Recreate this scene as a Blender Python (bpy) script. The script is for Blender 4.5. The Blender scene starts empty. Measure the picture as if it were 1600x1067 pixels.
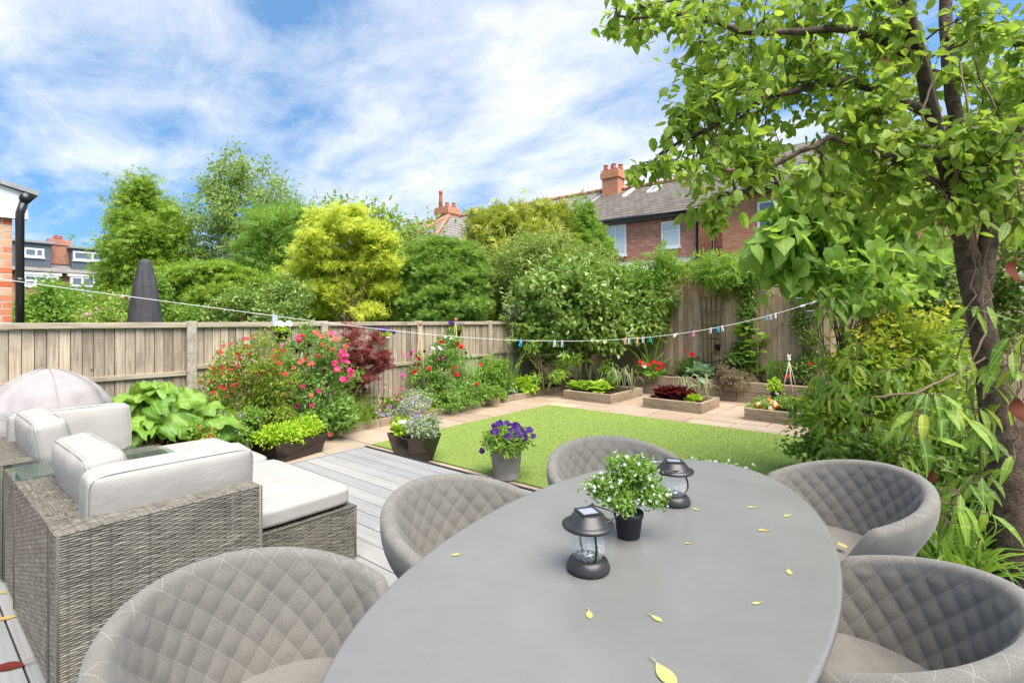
import bpy, bmesh, math, random
import numpy as np
from mathutils import Vector, Matrix, noise as mnoise
R = math.radians
scene = bpy.context.scene
COL = scene.collection
# ------------------------------------------------------------------ camera, sky, sun, exposure
PHI = R(39.3)
CAMZ = 1.6
cam_d = bpy.data.cameras.new("camera"); cam = bpy.data.objects.new("camera", cam_d); COL.objects.link(cam)
cam.location = (0, 0, CAMZ); cam.rotation_euler = (R(90), 0, PHI)
cam_d.sensor_width = 36; cam_d.lens = 18.0; cam_d.shift_y = -33.5 / 1600
cam_d.clip_start = 0.05; cam_d.clip_end = 3000
scene.camera = cam
SUN_EL, SUN_AZ = R(64), R(104)          # azimuth measured clockwise from +Y
world = bpy.data.worlds.new("World"); scene.world = world; world.use_nodes = True
wt = world.node_tree; wn = wt.nodes; wl = wt.links; wn.clear()
def WN(t, **k):
    n = wn.new(t)
    for a, b in k.items(): setattr(n, a, b)
    return n
w_out = WN('ShaderNodeOutputWorld'); w_bg = WN('ShaderNodeBackground')
sky = WN('ShaderNodeTexSky', sky_type='NISHITA', sun_disc=False, sun_elevation=SUN_EL, sun_rotation=SUN_AZ, air_density=1.0, dust_density=0.4, ozone_density=2.0)
tc = WN('ShaderNodeTexCoord'); sep = WN('ShaderNodeSeparateXYZ'); wl.new(tc.outputs['Generated'], sep.inputs[0])
def WM(op, a, b=None, c=None):
    n = WN('ShaderNodeMath', operation=op)
    for i, x in enumerate((a, b, c)):
        if x is None: continue
        if isinstance(x, (int, float)): n.inputs[i].default_value = x
        else: wl.new(x, n.inputs[i])
    return n.outputs[0]
zc = WM('ADD', WM('MAXIMUM', sep.outputs['Z'], 0.0), 0.16)
comb = WN('ShaderNodeCombineXYZ'); wl.new(WM('DIVIDE', sep.outputs['X'], zc), comb.inputs[0]); wl.new(WM('DIVIDE', sep.outputs['Y'], zc), comb.inputs[1])
mp = WN('ShaderNodeMapping'); mp.inputs['Rotation'].default_value = (0, 0, R(24)); mp.inputs['Scale'].default_value = (0.62, 0.95, 1); mp.inputs['Location'].default_value = (21.3, 8.1, 0)
wl.new(comb.outputs[0], mp.inputs[0])
def WNoise(scale, detail, rough, dist=0.0):
    n = WN('ShaderNodeTexNoise'); n.inputs['Scale'].default_value = scale; n.inputs['Detail'].default_value = detail
    n.inputs['Roughness'].default_value = rough; n.inputs['Distortion'].default_value = dist
    wl.new(mp.outputs[0], n.inputs['Vector']); return n.outputs['Fac']
n1 = WNoise(0.8, 9, 0.55, 0.3); n2 = WNoise(3.2, 9, 0.64, 0.35)
cl = WM('ADD', WM('MULTIPLY', n1, 0.55), WM('MULTIPLY', n2, 0.45))
bank = WN('ShaderNodeVectorMath', operation='DOT_PRODUCT'); wl.new(tc.outputs['Generated'], bank.inputs[0]); bank.inputs[1].default_value = (-0.545, 0.80, 0.25)
bk = WN('ShaderNodeMapRange'); bk.inputs['From Min'].default_value = 0.86; bk.inputs['From Max'].default_value = 1.0; bk.inputs['To Max'].default_value = 0.10; wl.new(bank.outputs['Value'], bk.inputs['Value'])
lowz = WM('ADD', WM('MULTIPLY', WM('SUBTRACT', 0.34, sep.outputs['Z']), 0.20), bk.outputs[0])
up_ = WN('ShaderNodeVectorMath', operation='ADD'); wl.new(tc.outputs['Generated'], up_.inputs[0]); up_.inputs[1].default_value = (0, 0, 0.22)
upn = WN('ShaderNodeVectorMath', operation='NORMALIZE'); wl.new(up_.outputs[0], upn.inputs[0]); wl.new(upn.outputs[0], sky.inputs['Vector'])
mr = WN('ShaderNodeMapRange'); mr.inputs['From Min'].default_value = 0.44; mr.inputs['From Max'].default_value = 0.72; mr.inputs['To Min'].default_value = 0.10; mr.inputs['To Max'].default_value = 0.97
wl.new(WM('ADD', cl, lowz), mr.inputs['Value'])
hs = WN('ShaderNodeHueSaturation'); hs.inputs['Hue'].default_value = 0.492; hs.inputs['Saturation'].default_value = 1.36; hs.inputs['Value'].default_value = 1.18
wl.new(sky.outputs[0], hs.inputs['Color'])
mx = WN('ShaderNodeMix', data_type='RGBA'); wl.new(mr.outputs[0], mx.inputs[0]); wl.new(hs.outputs[0], mx.inputs[6]); mx.inputs[7].default_value = (6.25, 6.1, 5.9, 1)
wl.new(mx.outputs[2], w_bg.inputs[0]); w_bg.inputs[1].default_value = 0.058; wl.new(w_bg.outputs[0], w_out.inputs[0])
sun_d = bpy.data.lights.new("sun", 'SUN'); sun = bpy.data.objects.new("sun", sun_d); COL.objects.link(sun)
sun_d.energy = 2.7; sun_d.angle = R(55); sun_d.color = (1.0, 0.94, 0.85)
sdir = Vector((math.sin(SUN_AZ) * math.cos(SUN_EL), math.cos(SUN_AZ) * math.cos(SUN_EL), math.sin(SUN_EL)))
sun.rotation_euler = sdir.to_track_quat('Z', 'Y').to_euler()
scene.view_settings.view_transform = 'Standard'; scene.view_settings.look = 'None'; scene.view_settings.gamma = 1.0
scene.view_settings.exposure = 1.9
scene.render.engine = 'CYCLES'
scene.cycles.max_bounces = 7; scene.cycles.transparent_max_bounces = 24; scene.cycles.use_denoising = True
# ------------------------------------------------------------------ where a point of the photograph lies in the garden (X right, Y along the left fence)
SP, CP = math.sin(PHI), math.cos(PHI)
def rd(r, d): return (CP * r - SP * d, SP * r + CP * d)
def gp(px, py, z=0.0):
    d = 800 * (CAMZ - z) / (py - 500); u, v = rd((px - 800) / 800 * d, d); return (u, v, z)
def pt(px, py, d):
    u, v = rd((px - 800) / 800 * d, d); return Vector((u, v, CAMZ - (py - 500) * d / 800))
def onX(px, py, u):
    t = (px - 800) / 800; return pt(px, py, u / (CP * t - SP))
def onY(px, py, v):
    t = (px - 800) / 800; return pt(px, py, v / (SP * t + CP))
# ------------------------------------------------------------------ objects
def tag(o, label=None, cat=None, group=None, kind=None):
    if label: o['label'] = label
    if cat: o['category'] = cat
    if group: o['group'] = group
    if kind: o['kind'] = kind
    return o
def thing(name, label, cat, loc=(0, 0, 0), rz=0.0, group=None):
    o = bpy.data.objects.new(name, None); COL.objects.link(o); o.empty_display_size = 0.1
    o.location = loc; o.rotation_euler = (0, 0, rz); return tag(o, label, cat, group)
def link(name, me, parent=None):
    o = bpy.data.objects.new(name, me); COL.objects.link(o)
    if parent is not None: o.parent = parent
    return o
def kids(o): return [c for c in bpy.data.objects if c.parent == o]
def copy_tree(o, parent=None):
    c = o.copy(); COL.objects.link(c)
    if parent is not None: c.parent = parent
    for ch in kids(o): copy_tree(ch, c)
    return c
class MB:
    """collects shapes; build() links them as one mesh with UVs in metres"""
    def __init__(s): s.v = []; s.f = []; s.sm = []
    def add(s, vs, fs, smooth=False):
        b = len(s.v); s.v += [tuple(x) for x in vs]; s.f += [tuple(b + i for i in f) for f in fs]; s.sm += [smooth] * len(fs); return s
    def box(s, c, d, rz=0.0, M=None):
        hx, hy, hz = d[0] / 2, d[1] / 2, d[2] / 2
        vs = [Vector((x, y, z)) for z in (-hz, hz) for y in (-hy, hy) for x in (-hx, hx)]
        m = M if M is not None else Matrix.Rotation(rz, 3, 'Z')
        return s.add([m @ x + Vector(c) for x in vs], [(0, 2, 3, 1), (4, 5, 7, 6), (0, 1, 5, 4), (1, 3, 7, 5), (3, 2, 6, 7), (2, 0, 4, 6)])
    def span(s, a, b): return s.box([(a[i] + b[i]) / 2 for i in range(3)], [abs(b[i] - a[i]) for i in range(3)])
    def tube(s, path, rad, n=8, cap=True, flat=1.0):
        P = [Vector(p) for p in path]; k = len(P)
        if not hasattr(rad, '__len__'): rad = [rad] * k
        up = Vector((0, 0, 1)); vs = []
        prev = None
        for i in range(k):
            t = (P[min(i + 1, k - 1)] - P[max(i - 1, 0)])
            t = t.normalized() if t.length > 1e-9 else Vector((0, 0, 1))
            if prev is None:
                a = t.cross(up if abs(t.z) < 0.95 else Vector((1, 0, 0))).normalized()
            else:
                a = prev - t * prev.dot(t)
                a = a.normalized() if a.length > 1e-6 else t.orthogonal().normalized()
            prev = a; b = t.cross(a)
            for j in range(n):
                th = 2 * math.pi * j / n
                vs.append(P[i] + (a * math.cos(th) + b * math.sin(th) * flat) * rad[i])
        fs = [(i * n + j, i * n + (j + 1) % n, (i + 1) * n + (j + 1) % n, (i + 1) * n + j) for i in range(k - 1) for j in range(n)]
        if cap: fs += [tuple(range(n - 1, -1, -1)), tuple((k - 1) * n + j for j in range(n))]
        return s.add(vs, fs, True)
    def lathe(s, prof, n=32, c=(0, 0, 0), cap=True, smooth=True, sx=1.0, sy=1.0):
        vs = [(c[0] + r * math.cos(2 * math.pi * j / n) * sx, c[1] + r * math.sin(2 * math.pi * j / n) * sy, c[2] + z) for r, z in prof for j in range(n)]
        k = len(prof)
        fs = [(i * n + j, i * n + (j + 1) % n, (i + 1) * n + (j + 1) % n, (i + 1) * n + j) for i in range(k - 1) for j in range(n)]
        if cap: fs += [tuple(range(n - 1, -1, -1)), tuple((k - 1) * n + j for j in range(n))]
        return s.add(vs, fs, smooth)
    def grid(s, fn, nu, nv, smooth=True, wrap=False):
        vs = [fn(i / nu, j / nv) for j in range(nv + 1) for i in range(nu + (0 if wrap else 1))]
        w = nu if wrap else nu + 1
        fs = [(j * w + i, j * w + (i + 1) % w, (j + 1) * w + (i + 1) % w, (j + 1) * w + i) for j in range(nv) for i in range(nu)]
        return s.add(vs, fs, smooth)
    def poly(s, pts, z0, z1):
        n = len(pts)
        vs = [(p[0], p[1], z0) for p in pts] + [(p[0], p[1], z1) for p in pts]
        return s.add(vs, [tuple(range(n - 1, -1, -1)), tuple(range(n, 2 * n))] + [(i, (i + 1) % n, n + (i + 1) % n, n + i) for i in range(n)])
    def quad(s, a, b, c, d): return s.add([a, b, c, d], [(0, 1, 2, 3)])
    def build(s, name, m=None, parent=None, bevel=0.0, sub=0, uv=None):
        me = bpy.data.meshes.new(name); me.from_pydata(s.v, [], s.f); me.validate()
        me.polygons.foreach_set('use_smooth', s.sm[:len(me.polygons)] if len(s.sm) >= len(me.polygons) else [False] * len(me.polygons))
        ul = me.uv_layers.new(name='UVMap'); co = np.array(s.v)
        if uv is not None:
            idx = np.empty(len(me.loops), int); me.loops.foreach_get('vertex_index', idx); arr = np.array(uv)[idx]
        else:
            arr = np.zeros((len(me.loops), 2))
            for p in me.polygons:
                n = p.normal
                if abs(n.z) > 0.97: t, b = Vector((1, 0, 0)), Vector((0, 1, 0))
                else:
                    t = Vector((0, 0, 1)).cross(n).normalized(); b = n.cross(t)
                for li in p.loop_indices:
                    c = me.vertices[me.loops[li].vertex_index].co; arr[li] = (c.dot(t), c.dot(b))
        ul.data.foreach_set('uv', arr.astype(np.float32).ravel())
        if m: me.materials.append(m)
        o = link(name, me, parent)
        if bevel:
            b = o.modifiers.new('bevel', 'BEVEL'); b.width = bevel; b.segments = 2; b.limit_method = 'ANGLE'; b.angle_limit = R(40)
        if sub:
            q = o.modifiers.new('sub', 'SUBSURF'); q.levels = sub; q.render_levels = sub
        return o
# ------------------------------------------------------------------ materials
class NT:
    def __init__(s, name):
        s.m = bpy.data.materials.new(name); s.m.use_nodes = True; s.t = s.m.node_tree; s.n = s.t.nodes; s.l = s.t.links; s.n.clear()
        s.out = s.n.new('ShaderNodeOutputMaterial'); s.p = s.n.new('ShaderNodeBsdfPrincipled'); s.l.new(s.p.outputs[0], s.out.inputs[0])
    def node(s, t, **k):
        n = s.n.new(t)
        for a, b in k.items(): setattr(n, a, b)
        return n
    def put(s, sock, x):
        if x is None: return
        if isinstance(x, bpy.types.NodeSocket): s.l.new(x, sock)
        elif isinstance(x, (int, float)): sock.default_value = x
        else: sock.default_value = tuple(x) + ((1,) if len(x) == 3 and sock.type == 'RGBA' else ())
    def math(s, op, a, b=None, c=None):
        n = s.node('ShaderNodeMath', operation=op)
        for i, x in enumerate((a, b, c)): s.put(n.inputs[i], x)
        return n.outputs[0]
    def coord(s, kind='Object', scale=(1, 1, 1), loc=(0, 0, 0), rot=(0, 0, 0)):
        t = s.node('ShaderNodeTexCoord'); m = s.node('ShaderNodeMapping'); s.l.new(t.outputs[kind], m.inputs[0])
        m.inputs['Scale'].default_value = scale; m.inputs['Location'].default_value = loc; m.inputs['Rotation'].default_value = rot; return m.outputs[0]
    def noise(s, vec, scale, detail=4, rough=0.55, dist=0.0, w=None):
        n = s.node('ShaderNodeTexNoise'); s.l.new(vec, n.inputs['Vector'])
        n.inputs['Scale'].default_value = scale; n.inputs['Detail'].default_value = detail; n.inputs['Roughness'].default_value = rough; n.inputs['Distortion'].default_value = dist
        return n.outputs['Fac']
    def ramp(s, fac, stops):
        n = s.node('ShaderNodeValToRGB'); s.l.new(fac, n.inputs[0]); e = n.color_ramp.elements
        while len(e) < len(stops): e.new(0.5)
        for q, (p, c) in zip(e, stops): q.position = p; q.color = tuple(c) + (1,)
        return n.outputs[0]
    def mix(s, fac, a, b, bt='MIX'):
        n = s.node('ShaderNodeMix', data_type='RGBA', blend_type=bt); s.put(n.inputs[0], fac); s.put(n.inputs[6], a); s.put(n.inputs[7], b); return n.outputs[2]
    def rng(s, x, a, b, c=0.0, d=1.0):
        n = s.node('ShaderNodeMapRange'); s.l.new(x, n.inputs[0])
        for i, q in enumerate((a, b, c, d)): n.inputs[i + 1].default_value = q
        return n.outputs[0]
    def island(s): return s.node('ShaderNodeNewGeometry').outputs['Random Per Island']
    def bump(s, h, strength=0.3, dist=0.01, chain=None):
        n = s.node('ShaderNodeBump'); n.inputs['Strength'].default_value = strength; n.inputs['Distance'].default_value = dist; s.l.new(h, n.inputs['Height'])
        if chain is not None: s.l.new(chain, n.inputs['Normal'])
        s.l.new(n.outputs[0], s.p.inputs['Normal']); return n.outputs[0]
    def col(s, x): s.put(s.p.inputs['Base Color'], x); return s
    def rough(s, x): s.put(s.p.inputs['Roughness'], x); return s
    def spec(s, x): s.put(s.p.inputs['Specular IOR Level'], x); return s
    def metal(s, x): s.put(s.p.inputs['Metallic'], x); return s
def m_plain(name, c, rough=0.6, spec=0.4, metal=0.0, var=0.12, scale=9.0, bump=0.08, bscale=60.0):
    t = NT(name); o = t.coord('Object'); f = t.noise(o, scale, 5)
    a = [x * (1 - var) for x in c]; b = [min(1, x * (1 + var)) for x in c]
    t.col(t.ramp(f, [(0.3, a), (0.7, b)])).rough(rough).spec(spec).metal(metal)
    if bump: t.bump(t.noise(o, bscale, 3), bump, 0.01)
    return t.m
def m_leaf(name, stops, trans=0.35, rough=0.45, spec=0.35, back=None, veins=0.0, vn=7.0):
    t = NT(name); r = t.island()
    k = len(stops); c = t.ramp(r, [(i / max(1, k - 1), s) for i, s in enumerate(stops)])
    if veins:
        s_ = t.node('ShaderNodeSeparateXYZ'); t.l.new(t.coord('UV'), s_.inputs[0]); ay = t.math('ABSOLUTE', s_.outputs[1])
        mid = t.rng(ay, .008, .022, 1, 0); fr = t.math('FRACT', t.math('MULTIPLY', t.math('SUBTRACT', s_.outputs[0], t.math('MULTIPLY', ay, .8)), vn))
        sv = t.rng(t.math('MINIMUM', fr, t.math('SUBTRACT', 1.0, fr)), .03, .10, .7, 0); v = t.math('MAXIMUM', mid, sv)
        c = t.mix(t.math('MULTIPLY', v, veins), c, [min(1, x * 1.6 + .05) for x in stops[len(stops) // 2]])
        t.bump(t.math('SUBTRACT', t.noise(t.coord('Object'), 40, 3), v), .5, .004)
    t.col(c).rough(rough).spec(spec)
    tr = t.node('ShaderNodeBsdfTranslucent'); t.l.new(t.mix(0.5, c, (0.55, 0.75, 0.08), 'MIX') if back is None else t.mix(0.5, c, back), tr.inputs[0])
    ms = t.node('ShaderNodeMixShader'); ms.inputs[0].default_value = trans
    t.l.new(t.p.outputs[0], ms.inputs[1]); t.l.new(tr.outputs[0], ms.inputs[2]); t.l.new(ms.outputs[0], t.out.inputs[0]); return t.m
def m_petal(name, stops, trans=0.3): return m_leaf(name, stops, trans, 0.6, 0.2, back=stops[-1])
def m_wood(name, c1, c2, c3, grain='v', knots=True, rough=0.8, bump=0.35, stain=0.0):
    t = NT(name); sc = (38, 2.2, 1) if grain == 'v' else (2.2, 38, 1)
    isl = t.island(); uvn = t.node('ShaderNodeTexCoord').outputs['UV']
    off = t.node('ShaderNodeCombineXYZ'); t.l.new(t.math('MULTIPLY', isl, 37.0), off.inputs[2]); t.l.new(t.math('MULTIPLY', isl, 5.0), off.inputs[0 if grain == 'h' else 1])
    ad = t.node('ShaderNodeVectorMath', operation='ADD'); t.l.new(uvn, ad.inputs[0]); t.l.new(off.outputs[0], ad.inputs[1])
    mp_ = t.node('ShaderNodeMapping'); mp_.inputs['Scale'].default_value = sc; t.l.new(ad.outputs[0], mp_.inputs[0])
    g = t.noise(mp_.outputs[0], 1.0, 6, 0.62, 0.6)
    big = t.noise(ad.outputs[0], 2.6, 4, 0.6)
    c = t.ramp(g, [(0.28, c1), (0.5, c2), (0.74, c3)])
    tint = t.ramp(isl, [(0, (0.62, 0.60, 0.58)), (0.35, (0.92, 0.89, 0.85)), (0.7, (1.04, 1.02, 1.0)), (1, (1.26, 1.20, 1.1))])
    c = t.mix(1.0, c, tint, 'MULTIPLY')
    c = t.mix(t.rng(big, 0.5, 0.78, 0, 0.75), c, [x * 0.62 for x in c1])
    if knots:
        v = t.node('ShaderNodeTexVoronoi'); v.inputs['Scale'].default_value = 4.2; v.inputs['Randomness'].default_value = 1.0; t.l.new(ad.outputs[0], v.inputs['Vector'])
        c = t.mix(t.rng(v.outputs['Distance'], 0.045, 0.09, 0.8, 0.0), c, (0.07, 0.045, 0.03))
    t.col(c).rough(rough).spec(0.2); t.bump(g, bump, 0.004); return t.m
def m_brick(name, cols, mortar, bw=0.225, bh=0.075, mt=0.010, spread=1.0):
    t = NT(name); uv = t.coord('UV')
    sx = t.node('ShaderNodeSeparateXYZ'); t.l.new(uv, sx.inputs[0])
    row = t.math('FLOOR', t.math('DIVIDE', sx.outputs[1], bh)); fy = t.math('FRACT', t.math('DIVIDE', sx.outputs[1], bh))
    xo = t.math('ADD', t.math('DIVIDE', sx.outputs[0], bw), t.math('MULTIPLY', t.math('MODULO', t.math('ABSOLUTE', row), 2.0), 0.5))
    colm = t.math('FLOOR', xo); fx = t.math('FRACT', xo)
    cv = t.node('ShaderNodeCombineXYZ'); t.l.new(colm, cv.inputs[0]); t.l.new(row, cv.inputs[1])
    wn_ = t.node('ShaderNodeTexWhiteNoise', noise_dimensions='2D'); t.l.new(cv.outputs[0], wn_.inputs['Vector'])
    k = len(cols); c = t.ramp(wn_.outputs['Value'], [(i / (k - 1), q) for i, q in enumerate(cols)])
    n = t.noise(uv, 30, 4); c = t.mix(t.rng(n, 0.35, 0.75, 0, 0.35), c, [x * 0.6 for x in cols[0]])
    ex = t.math('MINIMUM', fx, t.math('SUBTRACT', 1.0, fx)); ey = t.math('MINIMUM', fy, t.math('SUBTRACT', 1.0, fy))
    e = t.math('MINIMUM', t.math('MULTIPLY', ex, bw), t.math('MULTIPLY', ey, bh))
    f = t.rng(e, mt * 0.35, mt * 0.65)
    big = t.noise(uv, 0.7, 4)
    c = t.mix(f, mortar, c); c = t.mix(t.rng(big, 0.45, 0.8, 0, 0.3), c, [x * 0.7 for x in cols[0]])
    t.col(c).rough(0.9).spec(0.15); t.bump(f, 0.5, 0.006); return t.m
def m_tile(name, cols, tw, th, moss=None):
    t = NT(name); uv = t.coord('UV'); sx = t.node('ShaderNodeSeparateXYZ'); t.l.new(uv, sx.inputs[0])
    ry = t.math('DIVIDE', sx.outputs[1], th); row = t.math('FLOOR', ry); fy = t.math('FRACT', ry)
    xo = t.math('ADD', t.math('DIVIDE', sx.outputs[0], tw), t.math('MULTIPLY', t.math('MODULO', t.math('ABSOLUTE', row), 2.0), 0.5))
    fx = t.math('FRACT', xo)
    cv = t.node('ShaderNodeCombineXYZ'); t.l.new(t.math('FLOOR', xo), cv.inputs[0]); t.l.new(row, cv.inputs[1])
    wn_ = t.node('ShaderNodeTexWhiteNoise', noise_dimensions='2D'); t.l.new(cv.outputs[0], wn_.inputs['Vector'])
    k = len(cols); c = t.ramp(wn_.outputs['Value'], [(i / (k - 1), q) for i, q in enumerate(cols)])
    big = t.noise(uv, 0.9, 5, 0.6); c = t.mix(t.rng(big, 0.5, 0.75, 0, 0.5), c, moss or [x * 0.6 for x in cols[0]])
    gap = t.math('MULTIPLY', t.rng(fy, 0.04, 0.24), t.rng(t.math('MINIMUM', fx, t.math('SUBTRACT', 1.0, fx)), 0.01, 0.035))
    c = t.mix(gap, [x * 0.35 for x in cols[0]], c)
    t.col(c).rough(0.85).spec(0.2); t.bump(t.math('MULTIPLY', gap, t.math('SUBTRACT', 1.3, fy)), 0.8, 0.03); return t.m
# ------------------------------------------------------------------ leaves
def nrm(a): return a / np.maximum(np.linalg.norm(a, axis=-1, keepdims=True), 1e-9)
def TT(vs, fs): return (np.array(vs, float), fs)
L_DIAMOND = TT([(0, 0, 0), (.45, .27, .06), (1, 0, -.08), (.45, -.27, .06)], [(0, 3, 2, 1)])
L_OVAL = TT([(0, 0, 0), (.4, 0, -.05), (.75, 0, -.08), (1, 0, -.16), (.3, .23, .05), (.68, .2, .0), (.3, -.23, .05), (.68, -.2, .0)],
            [(0, 1, 4), (1, 2, 5, 4), (2, 3, 5), (0, 6, 1), (1, 6, 7, 2), (2, 7, 3)])
L_BROAD = TT([(0, 0, 0), (.4, 0, -.04), (.75, 0, -.09), (1, 0, -.2), (.12, .26, .04), (.45, .36, .04), (.78, .22, -.04), (.12, -.26, .04), (.45, -.36, .04), (.78, -.22, -.04)],
             [(0, 1, 5, 4), (1, 2, 6, 5), (2, 3, 6), (0, 7, 8, 1), (1, 8, 9, 2), (2, 9, 3)])
L_HEART = TT([(0, 0, 0), (.35, 0, -.03), (.7, 0, -.08), (1.08, 0, -.24), (-.1, .22, .05), (.15, .42, .07), (.5, .38, .03), (.82, .17, -.1), (-.1, -.22, .05), (.15, -.42, .07), (.5, -.38, .03), (.82, -.17, -.1)],
             [(0, 1, 5, 4), (1, 2, 6, 5), (2, 3, 7, 6), (0, 8, 9, 1), (1, 9, 10, 2), (2, 10, 11, 3)])
L_LANCE = TT([(0, 0, 0), (.3, 0, -.03), (.62, 0, -.12), (.85, 0, -.24), (1, 0, -.36), (.25, .085, .02), (.55, .1, -.05), (.82, .055, -.2), (.25, -.085, .02), (.55, -.1, -.05), (.82, -.055, -.2)],
             [(0, 1, 5), (1, 2, 6, 5), (2, 3, 7, 6), (3, 4, 7), (0, 8, 1), (1, 8, 9, 2), (2, 9, 10, 3), (3, 10, 4)])
def fan(k, spread, wid, droop=.1, inner=.0, lens=None):
    vs = []; fs = []
    for i in range(k):
        a = (i / (k - 1) - .5) * spread; ln = (lens[i] if lens else 1 - .25 * abs(i / (k - 1) - .5) * 2)
        c, s = math.cos(a), math.sin(a); b = len(vs)
        for (x, y, z) in ((inner, 0, 0), (.5 * ln, wid, .02 - droop * .3), (ln, 0, -droop), (.5 * ln, -wid, .02 - droop * .3)):
            vs.append((c * x - s * y, s * x + c * y, z))
        fs.append((b, b + 3, b + 2, b + 1))
    return TT(vs, fs)
L_PALM = fan(8, R(280), .13, .22, .06)
L_MAPLE = fan(5, R(200), .12, .12)
L_SPRAY = fan(5, R(110), .07, .12)
def pinnate(n, wid=.075, ln=.3):
    vs = []; fs = []
    for i in range(n):
        x = .15 + .8 * i / (n - 1)
        for s in (-1, 1):
            b = len(vs); z = -.25 * x * x
            for q in ((x, 0, z), (x + .12, s * ln * .5 + s * .01, z + .02), (x + .2, s * ln, z - .06), (x - .02 + .04, s * ln * .5 + s * wid, z + .02)): vs.append(q)
            fs.append((b, b + 1, b + 2, b + 3) if s < 0 else (b, b + 3, b + 2, b + 1))
    return TT(vs, fs)
L_PINN = pinnate(5)
L_BLADE = TT([(0, .022, 0), (0, -.022, 0), (.35, .026, .05), (.35, -.026, .05), (.7, .02, .03), (.7, -.02, .03), (1, 0, -.1)], [(0, 1, 3, 2), (2, 3, 5, 4), (4, 5, 6)])
def flower(k, wid=.32, cup=.25, inner=.08):
    vs = []; fs = []
    for i in range(k):
        a = 2 * math.pi * i / k; c, s = math.cos(a), math.sin(a); b = len(vs)
        for (x, y, z) in ((inner, 0, 0), (.55, wid, cup * .6), (1, wid * .5, cup), (1, -wid * .5, cup), (.55, -wid, cup * .6)): vs.append((c * x - s * y, s * x + c * y, z))
        fs.append((b, b + 4, b + 3, b + 2, b + 1))
    return TT(vs, fs)
F_FIVE = flower(5); F_DAISY = flower(9, .16, .08); F_TRUMP = flower(5, .52, .35, .03); F_ROSE = flower(6, .4, .5, .0); F_FOUR = flower(4, .36, .3)
def leafmesh(name, Tm, P, D, N, S, m, parent=None, smooth=False, width=None, uv=True, curl=.22):
    tv, tf = Tm; P = np.asarray(P, float); n = len(P)
    D = nrm(np.asarray(D, float)); N = np.asarray(N, float); N = nrm(N - D * (N * D).sum(1, keepdims=True)); B = np.cross(N, D)
    S = np.broadcast_to(np.asarray(S, float), (n,)); W = S if width is None else S * width
    crn = np.random.default_rng(n + 7); c1, c2, c3 = (crn.normal(size=(n, 1)) * q for q in (curl, curl * 2.2, curl * .6))
    zz = tv[None, :, 2] + c1 * tv[None, :, 0] ** 2 + (c2 + curl * .8) * np.abs(tv[None, :, 1]) * (.4 + tv[None, :, 0]) * .8 + c3 * tv[None, :, 1]
    V = (P[:, None] + S[:, None, None] * (tv[None, :, 0:1] * D[:, None] + zz[:, :, None] * N[:, None]) + W[:, None, None] * tv[None, :, 1:2] * B[:, None]).reshape(-1, 3)
    k = len(tv); lt = np.array([len(f) for f in tf]); li = np.concatenate([np.array(f) for f in tf])
    LI = (li[None] + (np.arange(n) * k)[:, None]).ravel(); LT = np.tile(lt, n); LS = np.concatenate([[0], np.cumsum(LT)[:-1]])
    me = bpy.data.meshes.new(name); me.vertices.add(len(V)); me.vertices.foreach_set('co', V.astype(np.float32).ravel())
    me.loops.add(len(LI)); me.loops.foreach_set('vertex_index', LI.astype(np.int32))
    me.polygons.add(len(LT)); me.polygons.foreach_set('loop_start', LS.astype(np.int32)); me.polygons.foreach_set('loop_total', LT.astype(np.int32))
    me.polygons.foreach_set('use_smooth', np.full(len(LT), smooth)); me.update(calc_edges=True); me.materials.append(m)
    if uv: me.uv_layers.new(name='UVMap').data.foreach_set('uv', np.tile(tv[li, :2], (n, 1)).astype(np.float32).ravel())
    return link(name, me, parent)
def crown_pts(blobs, n, rng, shell=.55):
    B = np.array(blobs, float); w = (B[:, 3] * B[:, 4] * B[:, 5]) ** (2 / 3); idx = rng.choice(len(B), n, p=w / w.sum())
    d = nrm(rng.normal(size=(n, 3))); r = 1 - shell * rng.random((n, 1)) ** 1.4
    return B[idx, :3] + d * r * B[idx, 3:6], nrm(d / B[idx, 3:6])
def foliage(name, parent, blobs, nclump, nleaf, crad, Tm, size, m, seed=1, shell=.55, out=.5, up=.5, droop=0., jit=.6, floor=None, sizevar=.3, flatz=.75, width=None):
    rng = np.random.default_rng(seed); C, O = crown_pts(blobs, nclump, rng, shell)
    cs = crad * (.6 + .8 * rng.random((nclump, 1, 1)))
    off = rng.normal(size=(nclump, nleaf, 3)) * .55 * cs * np.array([1, 1, flatz]); P = (C[:, None] + off).reshape(-1, 3)
    Od = nrm(O[:, None] * .7 + off / crad).reshape(-1, 3); n = len(P)
    D = nrm(Od * out + rng.normal(size=(n, 3)) * jit + np.array([0, 0, -droop])); N = nrm(rng.normal(size=(n, 3)) * .45 + Od * .35 + np.array([0, 0, up]))
    S = size * (1 - sizevar + 2 * sizevar * rng.random(n))
    if floor is not None:
        k = P[:, 2] > floor; P, D, N, S = P[k], D[k], N[k], S[k]
    leafmesh(name, Tm, P, D, N, S, m, parent, width=width); return C
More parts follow.
